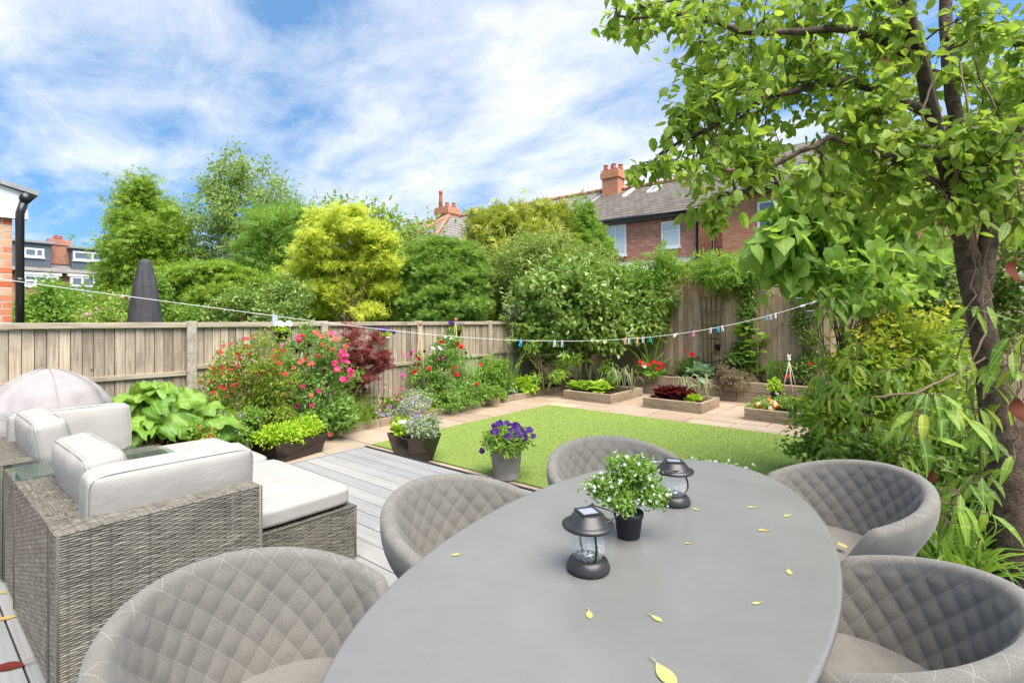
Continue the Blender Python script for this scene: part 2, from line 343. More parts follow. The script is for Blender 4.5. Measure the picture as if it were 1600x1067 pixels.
def blades(name, parent, c, n, ln, rad, m, seed=1, wid=1.0, spread=.5, arch=.4, T=L_BLADE, lnvar=.3, seg=6):
    """arching strap leaves rooted round c, one curved ribbon each"""
    rng = np.random.default_rng(seed); b = MB()
    for i in range(n):
        a = rng.random() * 6.283; L = ln * (1 - lnvar + 2 * lnvar * rng.random()); tilt = spread * rng.random() ** .7
        p = np.array(c) + np.array([math.cos(a + 1), math.sin(a + 1), 0]) * rad * rng.random(); w = .011 * wid * (.7 + .6 * rng.random())
        h = np.array([math.cos(a), math.sin(a), 0]); side = np.array([-h[1], h[0], 0]); vs = []; ar = arch * (.4 + rng.random())
        for k in range(seg + 1):
            t = k / seg; th = tilt + ar * t * t * 2.2
            if k: p = p + (h * math.sin(th) + np.array([0, 0, math.cos(th)])) * L / seg
            ww = w * (1 - t ** 2.2) + 1e-4; vs += [p - side * ww, p + side * ww]
        b.add(vs, [(2 * k, 2 * k + 1, 2 * k + 3, 2 * k + 2) for k in range(seg)], True)
    return b.build(name, m, parent)
def curve_pts(a, b, sag, n=6, seed=0, wob=.0):
    rr = random.Random(seed); a, b = Vector(a), Vector(b); out = []
    for i in range(n + 1):
        t = i / n; p = a.lerp(b, t); p.z += sag * 4 * t * (1 - t)
        if 0 < i < n and wob: p += Vector((rr.uniform(-1, 1), rr.uniform(-1, 1), rr.uniform(-1, 1))) * wob
        out.append(p)
    return out
def woody(parent, top, rad, targets, m, seed=0, split=.35, name='trunk', nstem=1, spreadr=.1, lr=.35):
    """tapered trunk(s) with limbs running out to crown clumps"""
    rr = random.Random(seed); b = MB(); stems = []
    for k in range(nstem):
        a = rr.uniform(0, 6.28); base = Vector((math.cos(a), math.sin(a), 0)) * (spreadr * .4 if nstem > 1 else 0)
        tp = Vector(top) + (Vector((math.cos(a), math.sin(a), 0)) * spreadr * 2 if nstem > 1 else Vector())
        P = curve_pts(base, tp, 0, 7, seed + k, rad * .9); stems.append(P)
        b.tube(P, [rad * (1.25 if i == 0 else 1 - .8 * i / 7) for i in range(8)], 8)
    for i, t in enumerate(targets):
        P = stems[i % nstem]; s = P[min(6, max(2, int(7 * (split + (1 - split) * rr.random() * .9))))]
        L = (Vector(t) - s).length; q = curve_pts(s, t, L * .08, 5, seed + i, L * .05); r0 = rad * lr * rr.uniform(.5, 1)
        b.tube(q, [r0 * (1 - .8 * k / 5) for k in range(6)], 5)
    return b.build(name, m, parent)
# ================================================================== materials of the setting
M = {}
M['soil'] = m_plain('soil', (.045, .028, .018), .95, .1, var=.4, scale=14, bump=.8, bscale=30)
M['fence_wood'] = m_wood('fence_wood', (.25, .195, .145), (.42, .35, .27), (.56, .49, .40), 'v')
M['fence_rail'] = m_wood('fence_rail', (.26, .21, .155), (.45, .385, .30), (.56, .5, .41), 'h', False)
M['back_wood'] = m_wood('back_wood', (.31, .21, .135), (.49, .355, .235), (.58, .44, .31), 'v', False)
M['sleeper'] = m_wood('sleeper', (.17, .125, .08), (.34, .265, .185), (.45, .37, .275), 'h', False, bump=.5)
M['slab'] = None
def _slab():
    t = NT('slab'); o = t.coord('Object'); isl = t.island()
    c = t.ramp(isl, [(0, (.27, .195, .14)), (.35, (.35, .26, .18)), (.7, (.31, .24, .18)), (1, (.38, .30, .21))])
    c = t.mix(t.rng(t.noise(o, 2.2, 6, .65), .42, .75, 0, .6), c, (.22, .17, .125)); c = t.mix(t.rng(t.noise(o, 40, 3), .5, .8, 0, .3), c, (.45, .37, .29))
    t.col(c).rough(.85).spec(.2); t.bump(t.noise(o, 26, 5), .25, .01); return t.m
M['slab'] = _slab()
def _deck():
    t = NT('deck_board'); uv = t.coord('Object', (1.2, 46, 46)); isl = t.island()
    g = t.noise(uv, 1.0, 5, .6, .3); c = t.ramp(g, [(.3, (.225, .222, .215)), (.7, (.305, .30, .29))])
    c = t.mix(1.0, c, t.ramp(isl, [(0, (.86, .87, .9)), (1, (1.12, 1.1, 1.06))]), 'MULTIPLY')
    c = t.mix(t.rng(t.noise(t.coord('Object'), 1.8, 5, .6), .5, .8, 0, .35), c, (.16, .155, .145))
    t.col(c).rough(.6).spec(.35); t.bump(g, .25, .003); return t.m
M['deck'] = _deck()
def _turf(name, d=1.0):
    t = NT(name); o = t.coord('Object'); n = t.noise(o, 150, 3, .7); b = t.noise(o, 1.1, 4); isl = t.island()
    c = t.ramp(n, [(.3, (.15 * d, .21 * d, .045)), (.52, (.21 * d, .29 * d, .065)), (.75, (.30 * d, .38 * d, .10))])
    c = t.mix(t.rng(b, .35, .7, 0, .3), c, (.25 * d, .33 * d, .07)); t.col(c).rough(.7).spec(.2); t.bump(n, .7, .02); return t.m
M['turf'] = _turf('turf')
def _blade():
    return m_leaf('turf_blade', [(.20, .275, .06), (.24, .315, .075), (.28, .355, .09), (.32, .385, .11)], .2, .6, .2)
M['turf_blade'] = _blade()
M['black'] = m_plain('black_plastic', (.013, .013, .014), .35, .5, var=.1, bump=0)
M['black_matt'] = m_plain('black_matt', (.018, .018, .019), .55, .4, var=.15, bump=.05)
M['white_paint'] = m_plain('white_paint', (.78, .78, .77), .45, .4, var=.03, bump=0)
M['concrete'] = m_plain('concrete', (.36, .315, .25), .9, .2, var=.28, scale=22, bump=.5, bscale=90)
M['grass_far'] = m_plain('far_ground', (.06, .09, .025), .95, .1, var=.4, scale=.4, bump=.3, bscale=3)
# ================================================================== ground, beds, paving, turf, deck
b = MB(); b.grid(lambda s, t: (-400 + 800 * s, -200 + 900 * t, -.06), 8, 8, False); tag(b.build('ground', M['grass_far']), kind='structure')
rs = random.Random(4)
def soil(x0, x1, y0, y1, z, nx=30, ny=30, amp=.02):
    b = MB(); b.grid(lambda s, t: (x0 + (x1 - x0) * s, y0 + (y1 - y0) * t, z + amp * mnoise.noise(Vector((x0 + (x1 - x0) * s, y0 + (y1 - y0) * t, z)) * 6)), nx, ny)
    return b
b = soil(-7.25, -6.46, -2.5, 10.0, .075, 16, 90); tag(b.build('soil', M['soil']), kind='structure')
b = soil(-6.52, -5.02, -2.5, 2.76, .03, 16, 40); tag(b.build('soil', M['soil']), kind='structure')
b = soil(-7.25, -5.3, 10.05, 11.25, .12, 30, 16); tag(b.build('soil', M['soil']), kind='structure')
b = soil(-5.2, 1.6, 10.66, 11.25, .37, 60, 10); tag(b.build('soil', M['soil']), kind='structure')
b = soil(-.6, 3.4, 3.3, 10.5, .03, 40, 50, .03); tag(b.build('soil', M['soil']), kind='structure')
TX0, TX1, TY0, TY1 = -5.55, 1.2, 3.95, 7.87
b = MB()
def slabs(x0, x1, y0, y1, cw, ch, off=0.5):
    y = y0; r = 0
    while y < y1 - .02:
        h = min(ch, y1 - y); x = x0 - (cw * off if r % 2 else 0)
        while x < x1 - .02:
            a, c = max(x, x0), min(x + cw, x1)
            if c - a > .05:
                z = rs.uniform(-.003, .003); b.span((a + .007, y + .007, -.05), (c - .007, y + h - .007, z))
            x += cw
        y += h; r += 1
slabs(-6.42, TX0, 2.75, TY1, .87, .6, 0); slabs(-5.02, 1.6, 3.5, TY0, .75, .45, 0); slabs(-5.55, -5.02, 3.0, TY0, .53, .5, 0)
slabs(-6.42, 1.6, TY1, 8.35, .68, .48); slabs(-6.42, 1.6, 8.35, 10.52, .9, .62)
tag(b.build('paving', M['slab'], bevel=.004), kind='structure')
b = MB(); b.span((TX0, TY0, -.04), (TX1, TY1, .012)); tag(b.build('turf', M['turf']), kind='structure')
rng = np.random.default_rng(3); n = 110000
P = np.c_[rng.uniform(TX0, TX1, n), rng.uniform(TY0, TY1, n), np.full(n, .010)]
k = (P[:, 0] < .4); P = P[k]; n = len(P)
D = np.c_[rng.normal(size=(n, 2)) * .55, np.ones(n)]; Nn = np.c_[rng.normal(size=(n, 2)), np.zeros(n)]
tag(leafmesh('turf_pile', TT([(-.0, .12, 0), (0, -.12, 0), (1, 0, .15)], [(0, 1, 2)]), P, D, Nn, rng.uniform(.012, .026, n), M['turf_blade']), 'short bright green artificial turf pile covering the lawn rectangle', 'grass', kind='stuff')
# deck: composite boards along X
DZ = .15
b = MB(); y = 3.47; row = 0
while y > -2.2:
    x = -5.0 + (0 if row % 2 else -1.6)
    while x < 2.2:
        a, c = max(x, -5.0), min(x + 3.6, 2.2)
        if c > a + .05: b.span((a + .002, y - .143, DZ - .025), (c - .002, y - .0015, DZ - rs.uniform(0, .0012)))
        x += 3.6
    y -= .148; row += 1
dk = tag(b.build('deck', M['deck'], bevel=.004), kind='structure')
b = MB(); b.span((-5.03, -2.2, -.02), (2.2, 3.46, DZ - .03)); b.build('subframe', M['black_matt'], dk)
b = MB(); b.span((-5.035, 3.475, -.01), (2.2, 3.50, DZ + .006)); b.build('edging', M['black_matt'], dk)
b = MB(); b.span((-5.035, -2.2, -.01), (-5.006, 3.47, DZ + .004)); b.build('edging', M['deck'], dk)
# ================================================================== left fence: concrete posts, boarded panels
FX = -7.3
fence = thing('board_fence', 'grey weathered board fence with concrete posts and capping rails along the flower border', 'fence', (0, 0, 0))
posts = [onX(px, 503, FX).y for px in (298, 505, 654, 764)]
posts = [posts[0] - 1.92 * 2, posts[0] - 1.92] + posts + [posts[-1] + 1.9]
for i, y in enumerate(posts):
    b = MB(); b.span((FX - .05, y - .055, -.05), (FX + .055, y + .055, 1.585 if i > 1 else 1.58))
    b.build('post', M['concrete'] if i == 2 else M['fence_rail'], fence, bevel=.008)
rails = [.88, .93, 1.0, .82, .86, .9]
for i in range(len(posts) - 1):
    y0, y1 = posts[i] + .058, posts[i + 1] - .058; b = MB(); y = y0; k = 0
    while y < y1 - .01:
        w = min(.098, y1 - y); zt = 1.50 + rs.uniform(-.004, .004); dx = .010 if k % 2 else 0
        b.box((FX - .012 + dx * .6, y + w / 2, (.05 + zt) / 2), (.014, w - .007, zt - .05), M=Matrix.Rotation(R(rs.uniform(2, 6)), 3, 'Z')); y += w; k += 1
    pn = b.build('panel', M['fence_wood'], fence); b = MB(); b.span((FX - .05, y0, .06), (FX - .035, y1, 1.5)); b.build('backing', M['fence_rail'], pn)  # backing is an added panel that keeps the gaps between boards in shadow
    b = MB(); rz = rails[i]; b.span((FX + .004, y0, rz - .028), (FX + .034, y1, rz + .028)); b.build('rail', M['fence_rail'], fence, bevel=.004)
    b = MB(); b.span((FX - .04, y0, 1.505), (FX + .045, y1, 1.57)); b.build('capping', M['fence_rail'], fence, bevel=.006)
# back fence: tall vertical closeboard
BY = 11.3
bf = thing('closeboard_fence', 'tall brown closeboard fence behind the raised sleeper bed at the end of the garden', 'fence')
for (x0, x1, zt) in ((-7.2, -3.6, 2.38), (-3.6, -.4, 2.46), (-.4, 3.6, 2.42)):
    b = MB(); x = x0; k = 0
    while x < x1 - .01:
        z = zt + rs.uniform(-.012, .012); b.box((x + .055, BY - .01, z / 2), (.106, .014, z), M=Matrix.Rotation(R(rs.uniform(2, 6)), 3, 'Z')); x += .112; k += 1
    pn = b.build('panel', M['back_wood'], bf); b = MB(); b.span((x0, BY + .012, 0), (x1, BY + .024, zt - .03)); b.build('backing', M['back_wood'], pn)  # added backing panel here too, so the board gaps fall dark
    b = MB(); b.span((x1 - .05, BY + .02, 0), (x1 + .05, BY + .12, zt)); b.build('post', M['back_wood'], bf)
b = MB(); b.span((-7.25, BY - .035, .0), (3.6, BY - .022, .3)); b.build('gravel_board', M['sleeper'], bf)
# timber kerb of the left border
kerb = thing('timber_kerb', 'low weathered timber kerb edging the left flower border', 'kerb')
y = 2.75
for L in (1.95, 2.3, 2.0, 1.12):
    b = MB(); dx = rs.uniform(-.012, .012); b.span((-6.47 + dx, y + .004, -.05), (-6.40 + dx, y + L - .004, .115 + rs.uniform(-.012, .01))); b.build('sleeper', M['sleeper'], kerb, bevel=.008); y += L
kerb2 = thing('timber_kerb', 'sleeper corner kerb in front of the big glossy shrub at the end of the left border', 'kerb')
for a, c in (((-6.5, 10.0, -.05), (-5.35, 10.1, .2)), ((-6.55, 9.7, -.05), (-6.42, 9.98, .2))):
    b = MB(); b.span(a, c); b.build('sleeper', M['sleeper'], kerb2, bevel=.008)
# raised back bed, two sleepers high
rb = thing('raised_bed', 'long raised bed wall of two stacked timber sleepers below the back fence', 'raised bed')
for z0, z1 in ((-.04, .195), (.2, .395)):
    x = -5.25
    for L in ((2.3, 2.45, 2.3) if z0 < 0 else (1.55, 2.4, 2.9)):
        b = MB(); dy = rs.uniform(-.008, .008); b.span((x + .004, 10.53 + dy, z0), (x + L - .004, 10.65 + dy, z1)); b.build('sleeper', M['sleeper'], rb, bevel=.01); x += L
b = MB(); b.span((-5.25, 10.66, -.04), (-5.13, 11.2, .39)); b.build('sleeper', M['sleeper'], rb, bevel=.01)
# three timber vegetable beds
def vegbed(x0, x1, y0, y1, h, lab):
    t = thing('planter_bed', lab, 'raised bed', ((x0 + x1) / 2, (y0 + y1) / 2, 0), 0, 'timber vegetable beds'); hx, hy = (x1 - x0) / 2, (y1 - y0) / 2
    for a, c in (((-hx, -hy, 0), (hx, -hy + .07, h)), ((-hx, hy - .07, 0), (hx, hy, h - .006)), ((-hx, -hy + .072, 0), (-hx + .07, hy - .072, h - .004)), ((hx - .07, -hy + .072, 0), (hx, hy - .072, h - .004))):
        b = MB(); b.span(a, c); b.build('sleeper', M['sleeper'], t, bevel=.008)
    b = soil(-hx + .06, hx - .06, -hy + .06, hy - .06, h - .05, 24, 24, .03); b.build('soil', M['soil'], t); return t
vegbed(-5.78, -4.7, 8.7, 10.1, .18, 'square timber bed of green lettuces and drooping onion stalks')
vegbed(-4.1, -3.02, 8.8, 9.75, .18, 'square timber bed of dark red lettuce in the middle of the three')
vegbed(-2.32, -1.2, 8.72, 10.35, .19, 'timber bed with orange flowers and a wigwam of canes beside the right hand bushes')
# ================================================================== houses
M['brick'] = m_brick('red_brick', [(.42, .15, .09), (.54, .22, .13), (.48, .18, .11), (.28, .12, .085), (.60, .28, .18)], (.50, .44, .37))
M['brick_orange'] = m_brick('orange_brick', [(.52, .19, .09), (.60, .25, .125), (.48, .17, .085), (.57, .27, .155)], (.44, .37, .3))
M['brick_near'] = m_brick('pale_brick', [(.55, .14, .06), (.62, .36, .22), (.66, .46, .32), (.58, .18, .08)], (.52, .45, .37))
M['tile'] = m_tile('concrete_tile', [(.10, .085, .07), (.15, .13, .11), (.125, .11, .095)], .33, .36, (.11, .10, .07))
M['slate'] = m_tile('slate', [(.19, .17, .16), (.25, .23, .215), (.22, .2, .19)], .25, .2, (.2, .17, .14))
M['ridge'] = m_plain('ridge_tile', (.36, .17, .11), .85, .2, var=.3, scale=4)
M['pot'] = m_plain('terracotta', (.45, .17, .09), .8, .2, var=.15)
M['lead'] = m_plain('lead', (.28, .29, .3), .6, .3, var=.15)
M['upvc'] = m_plain('white_frame', (.82, .82, .82), .35, .5, var=.02, bump=0)
def _glass():
    t = NT('window_glass'); t.col((.12, .15, .17)).rough(.04).spec(.9); return t.m
M['pane'] = _glass()
def _blind():
    t = NT('frosted_pane'); t.col((.55, .62, .62)).rough(.12).spec(.6); return t.m
M['frost'] = _blind()
M['cream'] = m_plain('slate_hung', (.10, .12, .145), .7, .3, var=.12)
def wrect(parent, p0, p1, n, split=(.5, None), pane='pane', name='window', fr=.06, depth=.05):
    """framed window on a wall: p0, p1 opposite corners on the wall plane, n outward axis vector"""
    n = Vector(n); p0, p1 = Vector(p0), Vector(p1); up = Vector((0, 0, 1)); ax = up.cross(n)
    if (p1 - p0).dot(ax) < 0: p0 = Vector((p1.x, p1.y, p0.z)) if False else p0; 
    w = abs((p1 - p0).dot(ax)); h = abs(p1.z - p0.z); c = (p0 + p1) / 2
    def bar(a0, a1, z0, z1, off, th, mb): 
        vs = [c + ax * a + up * z + n * o for o in (off, off + th) for (a, z) in ((a0, z0), (a1, z0), (a1, z1), (a0, z1))]
        mb.add(vs, [(0, 3, 2, 1), (4, 5, 6, 7), (0, 1, 5, 4), (1, 2, 6, 5), (2, 3, 7, 6), (3, 0, 4, 7)])
    b = MB(); W, H = w / 2, h / 2
    bar(-W, W, -H, -H + fr, 0, depth, b); bar(-W, W, H - fr, H, 0, depth, b); bar(-W, -W + fr, -H + fr, H - fr, 0, depth, b); bar(W - fr, W, -H + fr, H - fr, 0, depth, b)
    for s in (split[0] if isinstance(split[0], (list, tuple)) else [split[0]]):
        if s is not None: bar(-W + w * s - fr * .45, -W + w * s + fr * .45, -H + fr, H - fr, .001, depth - .004, b)
    if split[1] is not None: bar(-W + fr, W - fr, -H + h * split[1] - fr * .4, -H + h * split[1] + fr * .4, .002, depth - .008, b)
    f = b.build(name, M['upvc'], parent)
    b = MB(); bar(-W + fr * .5, W - fr * .5, -H + fr * .5, H - fr * .5, .004, .016, b); b.build('pane', M[pane], f)
    b = MB(); bar(-W - .04, W + .04, -H - .07, -H - .002, 0, depth + .05, b); b.build('sill', M['upvc'], f)
    return f
def roof_slab(b, x0, x1, y0, z0, y1, z1, th=.12):
    b.add([(x0, y0, z0), (x1, y0, z0), (x1, y1, z1), (x0, y1, z1), (x0, y0, z0 - th), (x1, y0, z0 - th), (x1, y1, z1 - th), (x0, y1, z1 - th)],
          [(0, 1, 2, 3), (7, 6, 5, 4), (0, 4, 5, 1), (1, 5, 6, 2), (2, 6, 7, 3), (3, 7, 4, 0)])
def chimney(parent, x, y, z0, z1, sx, sy, npots, mat='brick', tall=None):
    b = MB(); b.span((x - sx / 2, y - sy / 2, z0), (x + sx / 2, y + sy / 2, z1)); b.span((x - sx / 2 - .07, y - sy / 2 - .07, z1 + .002), (x + sx / 2 + .07, y + sy / 2 + .07, z1 + .3)); b.span((x - sx / 2 - .03, y - sy / 2 - .03, z1 + .302), (x + sx / 2 + .03, y + sy / 2 + .03, z1 + .42))
    ch = b.build('chimney', M[mat], parent)
    for i in range(npots):
        h = .30 if i != tall else 1.1; px = x - sx / 2 + sx * (i + .5) / npots; py = y + (.15 if i % 2 else -.15)
        b = MB(); b.lathe([(.13, 0), (.105, h * .6), (.10, h * .85), (.125, h * .87), (.125, h), (.08, h)], 12, (px, py, z1 + .42)); b.build('chimney_pot', M['pot'], ch)
    return ch
HV, RV, EZ, RZ = 19.0, 23.0, 5.65, 8.0
hA = thing('terraced_house', 'red brick house with brown tiled roof and two skylights beyond the back fence', 'house')
xa0, xa1 = -12.8, -6.62
b = MB(); b.span((xa0 + .01, HV, -.05), (xa1, HV + 8, EZ)); b.build('wall', M['brick'], hA)
b = MB(); roof_slab(b, xa0, xa1 + .25, HV - .3, EZ - .02, RV, RZ); roof_slab(b, xa0, xa1 + .25, RV + .002, RZ, HV + 8.3, EZ - .02); rf = b.build('roof', M['tile'], hA)
b = MB(); 
for i in range(14): b.tube([(xa0 + i * .46, RV, RZ + .03), (xa0 + i * .46 + .45, RV, RZ + .035)], .12, 8)
b.build('ridge_tiles', M['ridge'], rf)
b = MB(); b.add([(xa0 - .12, HV - .3, EZ + .04), (xa0 + .12, HV - .3, EZ + .04), (xa0 + .12, RV, RZ + .06), (xa0 - .12, RV, RZ + .06), (xa0 - .12, HV - .3, EZ), (xa0 + .12, HV - .3, EZ), (xa0 + .12, RV, RZ), (xa0 - .12, RV, RZ)], [(0, 1, 2, 3), (0, 4, 5, 1), (1, 5, 6, 2), (3, 7, 4, 0)]); b.build('verge', M['lead'], rf)
b = MB(); b.tube([(xa0, HV - .38, EZ - .02), (xa1 + .3, HV - .38, EZ - .02)], .07, 8); gut = b.build('gutter', M['black'], hA)
b = MB(); b.span((xa0, HV - .28, EZ - .17), (xa1 + .2, HV - .02, EZ - .14)); b.build('soffit', M['black'], hA)
b = MB(); b.tube([(xa1 - .05, HV - .38, EZ - .05), (xa1 - .05, HV - .1, EZ - .4), (xa1 - .05, HV - .1, .2)], .045, 8); b.build('downpipe', M['black'], hA)
chimney(hA, xa0 + .62, RV - .2, RZ - .6, RZ + .55, .86, .7, 4, 'brick_orange')
def skylight(px0, px1, py0, py1):
    def onroof(px, py):
        k = (RZ - EZ) / (RV - HV + .3); t = (px - 800) / 800; g = (500 - py) / 800
        # CAMZ + g d = EZ + k (y - HV + .3), y = d (SP t + CP)
        d = (EZ - k * (HV - .3) - CAMZ) / (g - k * (SP * t + CP)); return pt(px, py, d)
    a, c = onroof(px0, py1), onroof(px1, py0); x0, x1 = min(a.x, c.x), max(a.x, c.x); y0, y1 = a.y, c.y; z0, z1 = a.z + .08, c.z + .08
    b = MB(); roof_slab(b, x0, x1, y0, z0, y1, z1, .1); f = b.build('skylight', M['upvc'], rf)
    b = MB(); e = .09; k = (z1 - z0) / (y1 - y0); roof_slab(b, x0 + e, x1 - e, y0 + e, z0 + e * k + .006, y1 - e, z1 - e * k + .006, .02); b.build('pane', M['pane'], f)
skylight(972, 992, 296, 308); skylight(1010, 1034, 291, 302)
a, c = onY(946, 401, HV - .004), onY(979, 350, HV - .004); wrect(hA, a, c, (0, -1, 0), (.5, None), 'frost')
a, c = onY(1034, 388, HV - .004), onY(1063, 344, HV - .004); wrect(hA, a, c, (0, -1, 0), (None, .62), 'frost')
b = MB(); s = onY(1034, 342, HV); e_ = onY(1063, 336, HV); b.span((s.x - .1, HV - .012, s.z), (e_.x + .1, HV - .002, e_.z + .1)); b.build('lintel', M['brick_orange'], hA)
b = MB(); roof_slab(b, xa0 + .5, xa1 - .1, HV - 2.0, 3.35, HV - .003, 3.95, .1); b.build('lean_to_roof', M['lead'], hA)
b = MB(); b.span((xa0 + .7, HV - 1.8, -.05), (xa1 - .3, HV - .003, 3.3)); b.build('lean_to', M['brick'], hA)
b = MB(); b.tube([(xa1 - .6, HV + .9, 6.1), (xa1 - .6, HV + .9, 7.0)], .018, 6); b.tube([(xa1 - 1.1, HV + .9, 6.9), (xa1 + .1, HV + .9, 6.95)], .012, 6)
for i in range(5): b.tube([(xa1 - .9 + i * .2, HV + .75, 6.92), (xa1 - .9 + i * .2, HV + 1.05, 6.92)], .008, 5)
b.build('aerial', M['lead'], hA)
# house B: slate roofed terrace running off to the left
hB = thing('terraced_house', 'terraced house with old grey slate roof and tall chimney behind the clipped conifer', 'house')
xb0 = -28.0
b = MB(); b.span((xb0, HV, -.05), (xa0, HV + 8, EZ)); b.build('wall', M['brick'], hB)
b = MB(); roof_slab(b, xb0, xa0 - .13, HV - .3, EZ + .1, RV, RZ + .12); roof_slab(b, xb0, xa0 - .13, RV + .002, RZ + .12, HV + 8.3, EZ + .1); rf = b.build('roof', M['slate'], hB)
b = MB(); 
for i in range(33): b.tube([(xb0 + i * .46, RV, RZ + .14), (xb0 + i * .46 + .45, RV, RZ + .15)], .13, 8)
b.build('ridge_tiles', M['ridge'], rf)
c0 = onY(695, 340, RV - 1.5); chimney(hB, c0.x, RV - 1.3, RZ - 1.2, onY(695, 337, RV - 1.3).z, 1.1, .9, 4, 'brick_orange', 0)
hx0, hx1 = onY(672, 360, HV - 1).x, onY(742, 360, HV - 1).x; hm = (hx0 + hx1) / 2; hz = onY(690, 350, HV).z
b = MB(); b.add([(hx0, HV - 4, EZ - .9), (hx1, HV - 4, EZ - .9), (hm, HV - 1.2, hz), (hx0, HV + 1.5, EZ - .9), (hx1, HV + 1.5, EZ - .9), (hm, HV + 1.5, hz)], [(0, 1, 2), (1, 4, 5, 2), (3, 0, 2, 5)]); hip = b.build('hip_roof', M['slate'], hB)
b = MB()
for q in ((hx0, HV - 4), (hx1, HV - 4)): b.tube([(q[0], q[1], EZ - .87), (hm, HV - 1.2, hz + .03)], .1, 8)
b.build('hip_tiles', M['ridge'], hip)
b = MB(); b.span((hx0 + .2, HV - 3.8, -.05), (hx1 - .2, HV - .01, EZ - .92)); b.build('rear_wing', M['brick'], hB)
b = MB(); sl0, sl1 = onY(712, 352, RV - 1.6), onY(738, 343, RV - 1.6)
kk = (RZ + .12 - EZ - .1) / (RV - HV + .3)
yy = RV - 2.3; roof_slab(b, sl0.x, sl1.x, yy, EZ + .2 + kk * (yy - HV + .3), yy + 1.2, EZ + .2 + kk * (yy + 1.2 - HV + .3), .08); f = b.build('skylight', M['upvc'], rf)
b = MB(); roof_slab(b, sl0.x + .1, sl1.x - .1, yy + .1, EZ + .21 + kk * (yy + .1 - HV + .3), yy + 1.1, EZ + .21 + kk * (yy + 1.1 - HV + .3), .02); b.build('pane', M['pane'], f)
# house C: orange brick, nearer, behind the catalpa leaves
hC = thing('brick_house', 'orange brick house with white window half hidden by the big leaves on the right', 'house')
CV = 17.0; xc0 = onY(1129, 380, CV).x
b = MB(); b.span((xc0, CV, -.05), (xc0 + 9, CV + 9, 5.6)); b.build('wall', M['brick_orange'], hC)
b = MB(); roof_slab(b, xc0 - .2, xc0 + 9.2, CV - .3, 5.56, CV + 4.3, 8.1); roof_slab(b, xc0 - .2, xc0 + 9.2, CV + 4.302, 8.1, CV + 9.3, 5.56); b.build('roof', M['tile'], hC)
b = MB(); b.tube([(xc0 - .2, CV - .37, 5.55), (xc0 + 9.2, CV - .37, 5.55)], .07, 8); b.build('gutter', M['black'], hC)
wrect(hC, onY(1184, 372, CV - .004), onY(1214, 312, CV - .004), (0, -1, 0), (None, .65), 'pane')
wrect(hC, onY(1330, 372, CV - .004), onY(1375, 320, CV - .004), (0, -1, 0), (.5, None), 'pane')
b = MB(); b.span((xa1 + .01, HV + 1.6, -.05), (xc0 + .6, HV + 2.4, 5.3)); b.build('side_wall', M['brick'], hC)
b = MB(); q = onY(1115, 350, HV + 1.5); b.tube([(q.x, HV + 1.5, .2), (q.x, HV + 1.5, 5.2)], .055, 8); b.build('downpipe', M['black'], hC)
# house D: far terrace on the left with two dormers, facing +X
DX = -48.0
hD = thing('terraced_house', 'far terrace with grey dormers and white bay windows beyond the left fence', 'house')
e0, e1 = onX(-30, 428, DX), onX(250, 434, DX); ez = onX(100, 428, DX).z; rz_ = onX(100, 402, DX - 3).z
b = MB(); b.span((DX - 8, e0.y, -.05), (DX, e1.y, ez)); b.build('wall', M['brick'], hD)
b = MB(); b.add([(DX + .35, e0.y, ez), (DX + .35, e1.y, ez), (DX - 3.5, e1.y, rz_), (DX - 3.5, e0.y, rz_), (DX - 8.3, e1.y, ez), (DX - 8.3, e0.y, ez), (DX - 3.5, e0.y, ez), (DX - 3.5, e1.y, ez)], [(0, 1, 2, 3), (3, 2, 4, 5), (1, 7, 4, 2), (0, 3, 5, 6)]); b.build('roof', M['slate'], hD)
b = MB(); b.tube([(DX + .42, e0.y, ez), (DX + .42, e1.y, ez)], .09, 8); b.build('gutter', M['black'], hD)
for (x0, x1, yt, yb, wx0, wx1, wy0, wy1) in ((18, 80, 379, 415, 37, 69, 388, 402), (112, 166, 390, 412, 114, 164, 394, 408)):
    fxx = DX - .7; a, c = onX(x0, yb, fxx), onX(x1, yt, fxx); zt = onX((x0 + x1) / 2, yt, fxx).z
    b = MB(); b.span((DX - 3.6, a.y, ez + .1), (fxx, c.y, zt)); dm = b.build('dormer', M['cream'], hD)
    b = MB(); b.span((DX - 3.7, a.y - .15, zt + .002), (fxx + .2, c.y + .15, zt + .16)); b.build('dormer_roof', M['lead'], dm)
    zb, zz = onX((wx0 + wx1) / 2, wy1, fxx).z, onX((wx0 + wx1) / 2, wy0, fxx).z
    wrect(dm, (fxx + .004, onX(wx0, wy1, fxx).y, zb), (fxx + .004, onX(wx1, wy0, fxx).y, zz), (1, 0, 0), (.6, None), 'pane', fr=.12)
ch = onX(91, 390, DX - 2.0); chimney(hD, DX - 2.0, ch.y, ez + .8, onX(91, 384, DX - 2).z, .9, 1.2, 3, 'brick')
for (wx0, wx1, wy0, wy1) in ((36, 92, 430, 448), (110, 165, 433, 461)):
    bx = DX + .6; a, c = onX(wx0, wy1, bx), onX(wx1, wy0, bx); zb = onX((wx0 + wx1) / 2, wy1, bx).z; zt = onX((wx0 + wx1) / 2, wy0, bx).z
    b = MB(); b.span((DX, a.y - .1, -.05), (bx, c.y + .1, zb - .08)); bay = b.build('bay', M['brick'], hD)
    b = MB(); b.span((DX + .002, a.y - .15, zt + .01), (bx + .1, c.y + .15, zt + .16)); b.build('bay_roof', M['upvc'], bay)
    b = MB(); b.span((DX + .002, a.y, zb - .078), (bx - .01, c.y, zt + .008)); b.build('bay_frame', M['upvc'], bay)
    wrect(bay, (bx, a.y, zb), (bx, c.y, zt), (1, 0, 0), ((.33, .66), .5), 'pane', fr=.13)
